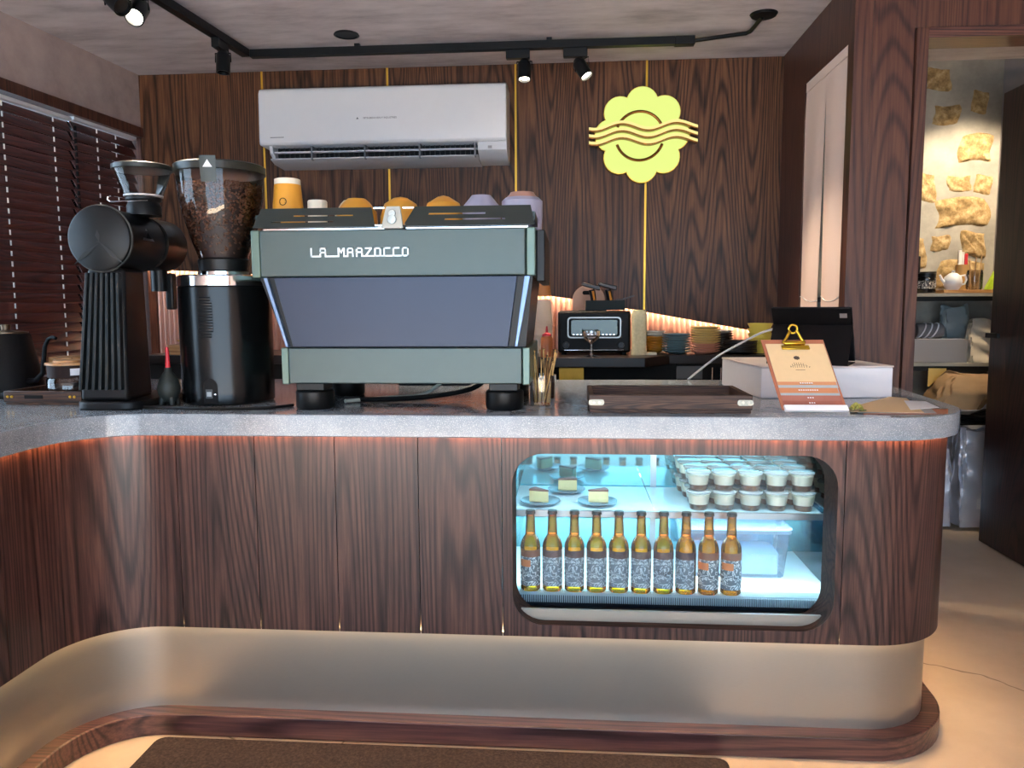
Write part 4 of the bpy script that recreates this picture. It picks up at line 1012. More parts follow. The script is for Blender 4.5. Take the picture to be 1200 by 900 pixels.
stack(.505, 3.72, 8, .068, .0112, lambda k: BP, 'blue-grey stacked plate, {} in the blue pile', 'blue plates on the back counter')
stack(.640, 3.72, 11, .071, .0112, lambda k: PP if k < 4 else YP, 'yellow-and-pink pile on the back counter, {}', 'yellow and pink plates on the back counter')
stack(.800, 3.70, 6, .078, .0095, lambda k: BKP, 'black stacked plate, {} in the black pile', 'black plates on the back counter')
stack(.755, 3.90, 8, .055, .0125, lambda k: WP if k == 7 else BKP, 'black pile with white top behind the black plates, {}', 'dark bowls behind the plates')
stack(.410, 3.80, 8, .055, .0125, lambda k: WP if k > 5 else OR_, 'white-topped orange pile beside the pale bag, {}', 'orange plates beside the bag')
def flared(x, y, k, z):
    g = G(); g.lathe([(0, .001), (.048, .001), (.057, .020), (.060, .024), (.055, .023), (.045, .006), (0, .006)], seg=32); return g
yb = None
for k in range(6):
    l = 'lemon yellow bowl in the nested pile beside the tablet, ' + ('top bowl' if k == 5 else 'bottom bowl' if k == 0 else f'{ORD[5-k]} bowl from the top')
    if yb is None: yb = flared(0, 0, 0, 0).put('bowl', YY); o = yb
    else: o = yb.copy(); col.objects.link(o)
    o.location = (.905, 3.76, BZ+.001+.0235*k); tag(o, l, 'bowl', 'lemon yellow bowls on the back counter')
# coupe glass
cg = thing('coupe_glass', 'stemmed coupe glass standing in front of the toaster oven', 'glass', (.095, 3.50, BZ))
g = G().open(); g.lathe([(.040, 1.162), (.041, 1.145), (.032, 1.125), (.012, 1.110), (.004, 1.104), (.0032, 1.062), (.006, 1.052), (.034, 1.0475), (.034, 1.0462), (0, 1.0462)], (.095, 3.50, 0), 36); g.put('goblet', clear('coupe_crystal', (.92, .9, .9), .03, 1.5, .10), cg)
# cup tower left of the toaster, seen past the machine
CPAP = plain('paper_cup_tan', 'b5733c', .5, 0, .08); CPAW = plain('paper_cup_cream', 'dcc2a8', .55, 0, .06)
ct = None
for k in range(12):
    l = ('tan paper cup upside down on top of the cup tower by the machine' if k == 11 else f'cream paper cup in the tower beside the machine, {ORD[11-k]} from the top')
    if k == 11:
        g = G(); g.lathe([(0, 0), (.036, 0), (.037, .002), (.028, .083), (.026, .086), (0, .084)], seg=32); o = g.put('paper_cup', CPAP); z = BZ+.275
    elif ct is None:
        g = G(); g.lathe([(0, .001), (.043, .001), (.0435, .005), (.0405, .0065), (.0365, .10), (0, .10)], seg=32); ct = g.put('paper_cup', CPAW); o = ct; z = BZ+.001
    else: o = ct.copy(); col.objects.link(o); z = BZ+.001+.0158*k
    o.location = (-.125+(.001 if k % 2 else -.001), 3.52, z); tag(o, l, 'cup', 'paper cup tower on the back counter')
sb = thing('sauce_bottle', 'brown squeeze bottle with a red spout in front of the cup tower', 'bottle', (-.105, 3.44, BZ))
g = G(); g.lathe([(0, .001), (.026, .001), (.027, .005), (.027, .085), (.020, .096)], seg=24); g.put('bottle', plain('sauce_brown', 'a85c30', .35), sb, world=False)
g = G(); g.lathe([(.021, .0965), (.021, .104), (.006, .112), (.004, .14), (0, .141)], seg=20); g.put('spout', plain('red_plastic', 'c82430', .3), sb, world=False)
# things glimpsed between the grinders on the back counter
dsh = thing('brass_dish', 'shallow brass dish on a wooden riser seen between the two grinders', 'dish', (-1.86, 3.66, BZ))
g = G(); g.box(-1.97, -1.73, 3.63, 3.80, BZ+.0005, BZ+.05); g.put('riser', BOARDW, dsh, bevel=.003)
g = G(); g.lathe([(0, .051), (.07, .052), (.10, .068), (.10, .072), (.07, .057), (0, .056)], (-1.86, 3.72, BZ), 32); g.put('bowl', BRASS, dsh)
for k in range(4):
    gg = thing('drinking_glass', f'small tumbler upside down between the grinders, {ORD[k]} from the left', 'glass', (-1.99+.075*k, 3.645 if k > 3 else 3.64-.0, BZ), group='tumblers on the back counter') if k in (3,) else None
    if gg:
        g = G().open(); g.lathe([(0, .09), (.026, .09), (.032, .001)], seg=24); g.put('tumbler', GLASS, gg, world=False)
        gg['label'] = 'small tumbler upside down between the two grinders'; del gg['group']
utn = thing('utensil_pot', 'steel utensil pot with spoons seen between the grinders', 'pot', (-1.93, 3.95, BZ))
g = G(); g.lathe([(0, .001), (.045, .001), (.045, .14), (.042, .14), (.042, .01), (0, .01)], seg=28); g.put('pot', STEEL, utn, world=False)
for k in range(5):
    a = k*1.3; g = G(); g.tube([(.02*math.cos(a), .02*math.sin(a), .012), (.05*math.cos(a), .05*math.sin(a), .30)], .004, 8); g.put('spoon', CHROME, utn, world=False)
g = G(); g.box(-1.76, -1.66, 3.64, 3.70, BZ+.0505, BZ+.0505+.05); tag(g.put('milk_carton', plain('pale_blue_card', '8da8d8', .5), bevel=.003), 'small pale blue carton seen beside the black cylinder grinder', 'carton')

# ================================================================== THINGS ON THE COUNTER, RIGHT
sgl = thing('drinking_glass', 'clear tumbler full of bamboo sticks beside the espresso machine', 'glass', (-.086, 2.335, TOP))
g = G().open(); g.lathe([(0, .0035), (.036, .0035), (.037, .006), (.0425, .092), (.0435, .092), (.039, .001), (0, .0008)], seg=36); g.put('tumbler', GLASS, sgl, world=False)
BAM = plain('bamboo', 'c8a56a', .5, 0, .15, 40)
for k in range(26):
    a = k*2.4; r1 = .024*math.sqrt((k+.5)/26)+.004; r2 = r1*1.6+.008; L = .13+.04*rnd.random()
    g = G(); e = Vector((-.086+r2*math.cos(a+.5), 2.335+r2*math.sin(a+.5), TOP+L)); s_ = Vector((-.086+r1*math.cos(a)*.9, 2.335+r1*math.sin(a)*.9, TOP+.0065))
    g.tube([s_, e], .0016, 6)
    if k % 2: g.lathe([(0, -.005), (.0035, 0), (0, .005)], tuple(e), 8)
    o = g.put('bamboo_stick', BAM if k % 5 else plain('bamboo_dark', '6b4a2a', .5), None); tag(o, 'thin bamboo stick standing in the tumbler beside the machine', 'stick', 'bamboo sticks in the tumbler')
# rustic tray
rt = thing('serving_tray', 'dark rustic wooden serving tray with steel corner brackets', 'tray', (.28, 2.28, TOP))
ax0, ax1, ay0, ay1 = .053, .503, 2.150, 2.415
g = G(); g.box(ax0+.003, ax1-.003, ay0+.003, ay1-.003, .9757, .985); g.put('tray_floor', TRAYW, rt)
for b_ in ((ax0, ax1, ay0, ay0+.014), (ax0, ax1, ay1-.014, ay1)):
    g = G(); g.box(*b_, .9855, 1.027); g.put('tray_side', TRAYW, rt, bevel=.002)
for b_ in ((ax0, ax0+.014, ay0+.0145, ay1-.0145), (ax1-.014, ax1, ay0+.0145, ay1-.0145)):
    g = G(); g.box(*b_, .9855, 1.027); g.put('tray_end', TRAYW, rt, bevel=.002)
for x0, x1 in ((ax0-.0015, ax0+.042), (ax1-.042, ax1+.0015)):
    g = G(); g.prism(rrect(x0, x1, .998, 1.014, .007, 4), 'y', ay0-.003, ay0-.0003); br_ = g.put('bracket', plain('bracket_steel', '8a877c', .35, .9), rt, fix=True)
    for f_ in (.35, .7):
        g = G(); g.lathe([(0, ay0-.0055), (.004, ay0-.005), (.0045, ay0-.003)], (x0+(x1-x0)*f_, 0, 1.006), 10, 'y'); g.put('screw', plain('screw_steel', 'a8a294', .4, .8), br_, fix=True)
# white box with tablet
wbx = thing('white_box', 'low white cardboard box carrying the black tablet', 'box', (.61, 2.505, TOP), R(5))
g = G(); g.box(0, .425, 0, .44, .0006, .098); g.put('carton', WHITEM, wbx, world=False, bevel=.003)
g = G(); g.box(-.002, .427, -.002, .442, .0985, .104); g.put('lid', plain('card_pink_white', 'ddd0cc', .6), wbx, world=False, bevel=.002)
tb = thing('tablet', 'black tablet in a folded stand case facing the staff side', 'tablet', (.80, 2.63, TOP+.1045), R(-27))
TC = plain('case_black', '0c0a0b', .55, 0, .08, spec=.2)
# local: x width, y away from the viewer; tablet leans from the bottom (y=.10) to the top (y=-.03)
def lean(x0, x1, v0, v1, n0, n1, g):
    O = Vector((0, .105, .004)); V = Vector((0, -.130, .180)); W = Vector((0, -.180, -.130)).normalized()
    return g.frame(O, (1, 0, 0), V, W, x0, x1, v0, v1, n0, n1)
g = G(); lean(-.125, .125, 0, 1, -.009, -.0005, g); sl = g.put('tablet_body', plain('tablet_edge', '2c2e33', .3, .7), tb, world=False, bevel=.003)
g = G(); lean(-.12, .12, .04, .96, -.0102, -.0092, g); g.put('screen', plain('screen_black', '0a0b0d', .1), sl, world=False)
g = G(); lean(-.126, .126, .70, 1.01, 0, .004, g); fl = g.put('case_flap', TC, tb, world=False, bevel=.002)
g = G(); lean(.088, .110, .84, .915, .0042, .0055, g); g.put('camera_window', plain('camera_pale', '857d7a', .3), fl, world=False)
g = G(); g.quad8([(-.126, -.075, .001), (.126, -.075, .001), (.126, -.071, .001), (-.126, -.071, .001)], [(-.126, .012, .128), (.126, .012, .128), (.126, .016, .128), (-.126, .016, .128)]); g.put('case_prop', TC, tb, world=False)
g = G(); g.box(-.126, .126, -.070, .10, .0004, .003); g.put('case_base', TC, tb, world=False)
cable('charging_cable', 'white charging cable hanging from the tablet down to the counter', [(.70, 2.69, 1.195), (.668, 2.755, 1.178), (.63, 2.84, 1.145), (.565, 2.97, 1.085), (.50, 3.06, 1.015), (.47, 3.10, .980)], .0042, WHITE)
# clipboard and its menu pages
CO = Vector((.579, 2.128, .984)); CU = Vector((.174, 0, 0)); CV = Vector((-.036, .118, .192)); CW = CU.cross(CV).normalized()
def clip_piece(u0, u1, v0, v1, n0, n1): g = G(); g.frame(CO, CU, CV, CW, u0, u1, v0, v1, n0, n1); return g
cl = thing('menu_clipboard', 'wooden clipboard with a gold clip leaning on the white box', 'clipboard', tuple(CO))
clip_piece(0, 1, .03, 1, -.004, -.0002).put('board', plain('board_terracotta', 'a8664a', .5, 0, .08), cl, bevel=.001)
g = clip_piece(.28, .72, .84, .90, .0045, .010); ck = g.put('clip_bar', plain('gold_clip', 'c9a63a', .25, 1, .05), cl, bevel=.002)
g = clip_piece(.33, .67, .905, .955, .0005, .014); g.put('clip_jaw', plain('gold_clip', 'c9a63a', .25), ck, bevel=.003)
g = G(); c_ = CO+CU*.5+CV*.955+CW*.010
g.tube([tuple(c_+Vector(p_)) for p_ in ((-.030, 0, -.006), (-.020, .003, .008), (-.013, .006, .022), (-.009, .008, .028))], .0045, 10); g.tube([tuple(c_+Vector(p_)) for p_ in ((.030, 0, -.006), (.020, .003, .008), (.013, .006, .022), (.009, .008, .028))], .0045, 10)
g.tube([tuple(c_+Vector((.012*math.cos(t), .012, .034+.012*math.sin(t)))) for t in [2*math.pi*k/16 for k in range(17)]], .0035, 10); g.put('clip_loop', plain('gold_clip', 'c9a63a', .25), ck)
clip_piece(.03, .99, .0, .075, .0005, .012).put('foot_strip', WHITEM, cl, bevel=.001)
pages = [(.40, PAPER, 'beige menu cover sheet with a small dark emblem on the clipboard', .97), (.355, plain('page_orange', 'c98a62', .7), 'orange menu page showing just below the beige cover', .96), (.32, plain('page_grey', 'a3b0b4', .7), 'grey-blue menu page under the first orange strip', .97),
         (.25, plain('page_orange2', 'c28058', .7), 'orange menu page showing between the two grey strips', .95), (.22, plain('page_grey2', '9aabb2', .7), 'grey-blue menu page above the brown strips', .96), (.15, plain('page_brown', 'a5685a', .7), 'red-brown menu page second from the bottom', .95), (.085, plain('page_brown2', '9b5b4a', .7), 'red-brown menu page lowest on the clipboard', .96)]
for i, (v, m, l, u1) in enumerate(pages):
    nb = .0002+(6-i)*.0006
    o = tag(clip_piece(.045, u1, v, .93-.002*i, nb, nb+.00035).put('menu_page', m), l, 'menu page', 'menu pages on the clipboard')
    def onp(x, y, z, c=(.5, v), n_=nb+.0004): return tuple(CO+CU*(c[0])+CV*(c[1])+Vector((1, 0, 0))*x+CV.normalized()*y+CW*(n_+z*.3))
    if i == 0:
        g = G(); vs = []; ce = CO+CU*.47+CV*.73+CW*(nb+.0006)
        for k in range(16):
            t = 2*math.pi*k/16; rr_ = 1+.12*math.cos(8*t); vs.append(tuple(ce+Vector((1, 0, 0))*.0085*rr_*math.cos(t)+CV.normalized()*.0062*rr_*math.sin(t)))
        g.add(vs, [tuple(range(16))]); g.put('emblem', plain('ink_brown', '4a3a30', .7), o)
        g = G()
        for k, (dx, h) in enumerate(((-.024, .006), (-.018, .012), (-.012, .016), (-.006, .016), (0, .016), (.006, .016), (.012, .014), (.019, .009), (.026, .004))):
            for (a, b, lo, hi) in ((dx, dx+.0012, .0, h), (dx, dx+.004, h*.5, h*.5+.0011)):
                q = [ce+Vector((1, 0, 0))*x_+CV.normalized()*(y_-.031) for x_, y_ in ((a, lo), (b, lo), (b, hi), (a, hi))]; g.add([tuple(p_) for p_ in q], [(0, 1, 2, 3)])
        for a, b, y_ in ((-.013, .013, -.039), (-.016, .02, -.083)):
            q = [ce+Vector((1, 0, 0))*x_+CV.normalized()*z_ for x_, z_ in ((a, y_), (b, y_), (b, y_+.0014), (a, y_+.0014))]; g.add([tuple(p_) for p_ in q], [(0, 1, 2, 3)])
        g.put('title_marks', plain('ink_brown', '4a3a30', .7), o)
    elif i in (1, 3, 5, 6):
        g = G(); n_ = {1: 6, 3: 9, 5: 3, 6: 3}[i]; vv = {1: .375, 3: .283, 5: .183, 6: .115}[i]
        for k in range(n_):
            q = [CO+CU*(.5+(k-n_/2)*.035+du)+CV*(vv+dv)+CW*(nb+.0006) for du, dv in ((0, 0), (.022, 0), (.022, .014), (0, .014))]; g.add([tuple(p_) for p_ in q], [(0, 1, 2, 3)])
        g.put('white_marks', WHITEM, o)
# loose leaflets and a small flower
def leaflet(pts, z, m, label):
    g = G(); n_ = len(pts); g.prism(pts, 'z', z, z+.0012); o = g.put('leaflet', m, fix=True); return tag(o, label, 'leaflet', 'leaflets on the counter end')
leaflet([(.80, 2.150), (1.03, 2.165), (1.075, 2.26), (.84, 2.26)], TOP+.0006, plain('leaf_terracotta', 'a8664a', .6), 'terracotta leaflet at the bottom of the fan on the counter end')
leaflet([(.79, 2.160), (1.00, 2.165), (1.04, 2.30), (.83, 2.29)], TOP+.0022, plain('leaf_grey', '9a9da0', .6), 'grey leaflet in the middle of the fan on the counter end')
leaflet([(.775, 2.175), (.965, 2.160), (1.06, 2.50), (1.02, 2.53), (.80, 2.26)], TOP+.0038, PAPER, 'beige leaflet on top of the fan on the counter end')
leaflet([(.95, 2.21), (1.05, 2.26), (1.075, 2.40), (1.02, 2.42)], TOP+.0054, WHITEM, 'white card lying across the beige leaflet')
fl_ = thing('dried_flower', 'tiny yellow-green dried flower beside the clipboard', 'flower', (.792, 2.18, TOP))
g = G()
for k in range(22):
    a = k*2.4; r_ = .018*math.sqrt(k/22); g.lathe([(0, -.004), (.0045, 0), (0, .005)], (.792+r_*math.cos(a), 2.18+r_*math.sin(a)*.7, TOP+.010+.016*(1-k/22)), 6)
g.put('petals', plain('petal_yellow_green', 'b9b056', .6, 0, .4, 200), fl_)
g = G(); g.tube([(.802, 2.185, TOP+.006), (.824, 2.195, TOP+.006)], .0018, 6); g.put('stem', plain('stem_green', '5a6a34', .6), fl_)

# ================================================================== AIR CONDITIONER, SIGN, CURTAIN
ac = thing('air_conditioner', 'white wall-mounted air conditioner with open louvre on the panelled wall', 'air conditioner', (-.93, 4.04, 2.0))
A0, A1 = -1.548, -.312
prof = [(4.040, 2.03), (4.040, 2.362), (3.870, 2.362), (3.835, 2.350), (3.826, 2.325), (3.820, 2.10), (3.822, 2.085), (3.832, 2.078)]
g = G(); g.prism([(4.04, 2.078), (3.832, 2.0785), (3.822, 2.086), (3.820, 2.10), (3.826, 2.325), (3.835, 2.350), (3.870, 2.362), (4.04, 2.362)], 'x', A0, A1); g.put('casing', WHITE, ac, bevel=.008, seg=3, fix=True)
def lowx(x0, x1, name, m, y0=3.832): 
    g = G(); g.prism([(4.04, 2.077), (y0, 2.077), (y0+.012, 2.040), (3.90, 2.004), (4.04, 1.996)], 'x', x0, x1); return g.put(name, m, ac, bevel=.003, fix=True)
lowx(A0+.045, A0+.063, 'outlet_cheek', WHITE); lowx(-.455, A1, 'outlet_cheek', WHITE)
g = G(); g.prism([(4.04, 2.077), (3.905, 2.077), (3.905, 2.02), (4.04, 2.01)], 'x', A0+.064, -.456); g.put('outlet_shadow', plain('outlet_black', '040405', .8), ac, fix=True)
g = G(); g.prism([(3.850, 2.014), (3.90, 1.998), (4.04, 1.992), (4.04, 2.000), (3.905, 2.004), (3.855, 2.020)], 'x', A0+.045, -.4555); g.put('outlet_lip', WHITE, ac, fix=True)
g = G(); g.prism([(3.848, 2.0455), (3.862, 2.043), (3.862, 2.0475), (3.848, 2.051)], 'x', A0+.066, -.458); g.put('louvre', WHITE, ac, fix=True)
for x in (-1.29, -1.02, -.745, -.47):
    g = G(); g.box(x-.004, x+.004, 3.845, 3.93, 2.008, 2.076); g.put('louvre_fin', plain('fin_grey', '6a6a6e', .5), ac)
for k in range(40):
    if k == 0:
        g = G(); g.box(A0+.075, A0+.079, 3.885, 3.904, 2.022, 2.075); vn = g.put('air_vane', plain('vane_dark', '0c0c0e', .5), ac)
    else: piece(vn, ac, (.0256*k, 0, 0))
g = G(); g.box(-.405, -.385, 3.838, 3.8395, 2.046, 2.066); g.put('receiver_window', plain('receiver_grey', '8c8a8c', .4), ac)
letters('lettering', 'MITSUBISHI HEAVY INDUSTRIES', .0125, plain('ac_ink', '4a4a50', .5), ac, lambda x, y, z: (-.935+x, 3.8226-z, 2.195+y), space=.95)
g = G(); g.add([(-1.053, 3.8222, 2.195), (-1.041, 3.8222, 2.195), (-1.047, 3.8222, 2.205)], [(0, 1, 2)]); g.put('logo_mark', plain('ac_ink', '4a4a50', .5), ac)
g = G(); g.box(-1.49, -1.42, 3.8195, 3.8203, 2.1135, 2.1165); g.put('series_mark', plain('ac_ink', '4a4a50', .5), ac)

sg = thing('wall_sign', 'glowing yellow-green flower-shaped wall sign crossed by three wavy lines', 'sign', (.355, 4.04, 1.89))
SX, SZ = .355, 2.126
def flower(s):
    pts = []
    for k in range(8):
        a = R(90-45*k); rc = .155; rl = .0785
        cx_, cz_ = SX+rc*math.cos(a), SZ+rc*math.sin(a)
        for i in range(11):
            t = a+R(71.6)-R(143.2)*i/10; pts.append((cx_+(rl+s)*math.cos(t), cz_+(rl+s)*math.sin(t)))
    return list(reversed(pts))
def fan(g, pts, y0, y1):
    n_ = len(pts); g.add([(SX, y0, SZ), (SX, y1, SZ)]+[(p_[0], y0, p_[1]) for p_ in pts]+[(p_[0], y1, p_[1]) for p_ in pts], [f_ for i in range(n_) for f_ in ((0, 2+i, 2+(i+1) % n_), (1, 2+n_+(i+1) % n_, 2+n_+i), (2+i, 2+n_+i, 2+n_+(i+1) % n_, 2+(i+1) % n_))]); return g
g = fan(G(), flower(.0), 3.990, 3.994); g.put('light_face', emit('sign_yellow', (.87, 1.0, .23), .47), sg, fix=True)
g = fan(G(), flower(.003), 3.9945, 4.030); g.put('sign_return', BRASS, sg, fix=True)
def arc(a0, a1): return [(SX-.012+.119*math.cos(R(a)), SZ-.008+.119*math.sin(R(a))) for a in [a0+(a1-a0)*i/24 for i in range(25)]]
for a0, a1 in ((22, 158), (200, 340)):
    g = G(); g.tube([(p_[0], 3.979, p_[1]) for p_ in arc(a0, a1)], .0072, 8); g.put('ring_arc', BRONZE, sg)
for k, dz in enumerate((.034, 0, -.034)):
    pts = []
    for i in range(41):
        x = SX-.265+.535*i/40; ph = (i/40)
        pts.append((x, SZ+.006+dz+.0165*math.sin(2*math.pi*(ph*2.0-.36))))
    g = G(); o_ = []
    for p_ in pts: o_.append((p_[0], p_[1]-.006))
    for p_ in reversed(pts): o_.append((p_[0], p_[1]+.006))
    g.prism(o_, 'y', 3.950, 3.955); wv = g.put('wave_line', emit('wave_yellow', (1.0, .84, .28), .52), sg, fix=True)
    g = G(); o2 = [(a_, b_-.0065) for a_, b_ in pts]+[(a_, b_+.002) for a_, b_ in reversed(pts)]; g.prism([(a_, b_-.006) for a_, b_ in o2], 'y', 3.9555, 3.989); g.put('wave_side', BRONZE, wv, fix=True)

nc = thing('noren_curtain', 'peach-white split curtain with stitched waves hanging in the side opening', 'curtain', (1.06, 3.4, .6))
CLOTH = plain('curtain_linen', 'ead0c2', .85, 0, .04, 200)
rodz = 2.252
g = G(); g.tube([(1.070, 3.136, rodz), (1.070, 3.668, rodz)], .008, 10); g.put('rod', BLACK, nc)
def panel(y_top0, y_top1, y_bot0, y_bot1, zt, zb, ph, name):
    g = G()
    def f(u, v, d=0):
        k = v; ya = y_top0+(y_bot0-y_top0)*k; yb_ = y_top1+(y_bot1-y_top1)*k
        return (1.058+.010*math.sin(u*7+ph)*(v*.8+.1)+d, ya+(yb_-ya)*u, zt+(zb-zt)*v)
    g.grid(lambda u, v: f(u, v), 16, 24); g.grid(lambda u, v: f(1-u, v, .0025), 16, 24); o = g.put(name, CLOTH, nc)
    for q in (1.30, 1.235):
        g = G(); pts = []
        for i in range(17):
            u = i/16; v = (zt-q)/(zt-zb); p_ = f(u, v); pts.append((p_[0]-.0018, p_[1], q+.012*math.sin(u*5+ph)))
        g.tube(pts, .0022, 6); g.put('wave_stitch', plain('stitch_white', 'f4eeea', .7), o)
g = G(); g.box(1.056, 1.084, 3.140, 3.660, 2.222, 2.262); g.put('heading', CLOTH, nc)
panel(3.660, 3.395, 3.80, 3.46, 2.221, .62, .4, 'cloth_panel'); panel(3.392, 3.142, 3.372, 3.135, 2.221, .62, 2.0, 'cloth_panel')

# ================================================================== CEILING: track, spots, downlight
tk = thing('ceiling_track', 'black L-shaped lighting track with a bent conduit on the concrete ceiling', 'lighting track', (-.5, 3.68, CEIL))
TZ_ = 2.455
g = G(); g.box(-1.515, .47, 3.665, 3.70, TZ_, TZ_+.034); g.put('rail', BLACK, tk)
g = G(); g.quad8([(-1.515, 3.664, TZ_), (-1.553, 3.67, TZ_), (-1.70, 2.1, TZ_), (-1.665, 2.1, TZ_)], [(-1.515, 3.664, TZ_+.034), (-1.553, 3.67, TZ_+.034), (-1.70, 2.1, TZ_+.034), (-1.665, 2.1, TZ_+.034)]); g.put('rail', BLACK, tk, fix=True)
g = G(); g.box(.47, .56, 3.660, 3.705, TZ_-.004, TZ_+.034); g.put('end_feed', BLACK, tk, bevel=.003)
g = G(); g.tube([(.56, 3.68, TZ_+.016), (.775, 3.62, TZ_+.02), (.79, 3.60, TZ_+.022), (.81, 3.475, CEIL-.012)], .009, 10); g.put('conduit', BLACK, tk)
g = G(); g.lathe([(0, CEIL-.014), (.052, CEIL-.010), (.058, CEIL-.001)], (.815, 3.47, 0), 32); g.put('canopy', BLACK, tk)
for x, y in ((-1.0, 3.682), (-.1, 3.682), (-1.6, 3.0)):
    g = G(); g.box(x-.012, x+.012, y-.012, y+.012, TZ_+.0342, CEIL); g.put('ceiling_clip', BLACK, tk)
def spot(x, y, tgt, label, on=True, drop=.0, energy=80, ax=True, r=.030, L=.10):
    t = thing('track_spotlight', label, 'spotlight', (x, y, TZ_), group='black track spotlights')
    g = G()
    if ax: g.box(x-.055, x+.055, y-.016, y+.016, TZ_-.042, TZ_-.0005)
    else: g.box(x-.016, x+.016, y-.055, y+.055, TZ_-.042, TZ_-.0005)
    g.put('adapter', BLACK, t, bevel=.003)
    c = Vector((x+(.03 if ax else .012), y-.002, TZ_-.092-drop))
    d = (Vector(tgt)-c).normalized()
    g = G(); s_ = Vector((1, 0, 0)).cross(d).normalized(); sd = d.cross(s_).normalized()
    top_ = Vector((c.x, c.y, TZ_-.043))
    g.tube([top_+Vector((0, 0, .001)), top_-Vector((0, 0, .012))], .007, 8)
    e1, e2 = sd*(r+.005), -sd*(r+.005)
    g.tube([c+e1+d*.002, Vector((c.x, c.y, top_.z-.012))+e1, Vector((c.x, c.y, top_.z-.012))+e2, c+e2+d*.002], .0028, 6); g.put('yoke', BLACK, t)
    q = d.to_track_quat('Z', 'Y').to_matrix()
    def rot(g_): g_.v = [tuple(c+q @ Vector(v)) for v in g_.v]; return g_
    g = G().open(); g.lathe([(0, -L*.52), (r*.55, -L*.5), (r*.9, -L*.34), (r, -L*.28), (r, L*.48), (r*.86, L*.48), (r*.8, L*.36)], seg=28); rot(g).put('housing', BLKMETAL, t)
    g = G(); g.lathe([(0, L*.37), (r*.8, L*.37), (r*.8, L*.355), (0, L*.355)], seg=24)
    rot(g).put('lens', emit('lamp_lens', (1.0, .86, .66), 16) if on else plain('lens_off', '2a2a2a', .2), t)
    if on:
        l = lamp('spot_beam', 'SPOT', c+d*(L*.52), energy, (1.0, .80, .58), spot_size=R(62), spot_blend=.7, shadow_soft_size=.02); aim(l, tgt)
spot(-.245, 3.682, (-.2, 3.35, .9), 'black track spotlight pointing straight down, left of the pair near the sign')
spot(.02, 3.682, (.9, 3.2, .9), 'black track spotlight tilted to the right, right of the pair near the sign', energy=36)
spot(-1.555, 3.44, (-1.55, 3.3, .9), 'dark unlit track spotlight hanging on the left rail arm near the corner', on=False, ax=False)
spot(-1.600, 2.84, (-1.30, 1.2, .9), 'lit black track spotlight at the top edge shining towards the viewer', ax=False, r=.034, L=.12, energy=22)
spot(-1.618, 2.715, (-.6, 2.4, 1.4), 'black track spotlight cut by the top edge of the picture', ax=False, on=False, r=.034, L=.12)
dl = thing('downlight', 'round black recessed downlight in the concrete ceiling', 'downlight', (-1.012, 3.547, CEIL))
g = G(); g.lathe([(.055, CEIL-.0005), (.058, CEIL-.006), (.050, CEIL-.008), (.046, CEIL-.004)], (-1.012, 3.547, 0), 36); g.put('trim_ring', BLACK, dl)
g = G(); g.lathe([(0, CEIL-.002), (.046, CEIL-.002), (.046, CEIL-.0005)], (-1.012, 3.547, 0), 36); g.put('baffle', plain('baffle_dark', '1a1c1e', .4), dl)

# ================================================================== STORE ROOM THINGS
def shelf(z, label, m):
    s_ = thing('storage_shelf', label, 'shelf', (2.0, 4.8, z), group='store room shelves')
    g = G(); g.box(1.165, 2.59, 4.60, 4.995, z-.018, z); g.put('board', m, s_)
    g = G(); g.box(1.165, 2.59, 4.59, 4.60, z-.045, z-.019); g.put('edge_beam', BLACK, s_)
SWD = plain('shelf_board_grey', '9a9488', .6)
shelf(1.335, 'upper store room shelf holding the teapot and jars', SWD); shelf(.935, 'middle store room shelf holding the plastic tub and bags', SWD); shelf(.16, 'low store room shelf under the foil bags', plain('shelf_black', '0d0c0c', .6))
g = G(); g.box(1.165, 1.185, 4.60, 4.99, .18, 1.29); g.put('x', BLACK) if False else None
Z1 = 1.336
g = G(); g.box(2.13, 2.45, 4.60, 4.86, Z1, Z1+.018); tag(g.put('wooden_board', BOARDW, bevel=.002), 'orange-brown wooden board on the upper store shelf', 'board')
Z1b = Z1+.0185
def jar(x, y, z, r, h, label, m, band=None, lid=BLACK):
    t = thing('storage_jar', label, 'jar', (x, y, z), group='jars on the store shelf')
    g = G(); g.lathe([(0, .001), (r*.94, .001), (r, .006), (r, h*.74), (r*.93, h*.78)], seg=28); b = g.put('jar_body', m, t, world=False)
    if band:
        g = G().open(); g.lathe([(r+.0006, h*.22), (r+.0006, h*.62)], seg=28); g.put('label_band', band, b, world=False)
    g = G(); g.lathe([(r*.98, h*.785), (r*1.02, h*.80), (r*1.02, h*.98), (r*.96, h), (0, h)], seg=28); g.put('lid', lid, t, world=False)
DBK = plain('jar_dark', '15110f', .25); CHK = label_mat('label_checked', '8a8078', 'd8d0c4', '2a2422')
jar(2.055, 4.66, Z1+.0005, .052, .115, 'black-lidded dark jar with patterned band, left on the store shelf', DBK, CHK)
jar(2.118-.0, 4.78, Z1b, .045, .11, 'black-lidded dark jar with patterned band, right behind the left jar', DBK, CHK)
g = G(); g.box(2.015, 2.10, 4.84, 4.92, Z1+.0005, Z1+.225); tag(g.put('black_tin', plain('tin_black', '121010', .35), bevel=.004), 'square black tin standing behind the jars in the store room', 'tin')
tp = thing('teapot', 'white round teapot on the store room shelf', 'teapot', (2.215, 4.68, Z1b))
g = G(); g.lathe([(0, .0005), (.03, .0005), (.046, .022), (.050, .048), (.044, .076), (.028, .09), (.02, .096), (.008, .100), (.010, .110), (0, .114)], seg=32); g.put('pot', WHITE, tp, world=False)
g = G(); g.tube([(.040, 0, .08), (.066, 0, .085), (.076, 0, .06), (.066, 0, .035), (.044, 0, .028)], .0055, 8); g.put('handle', WHITE, tp, world=False)
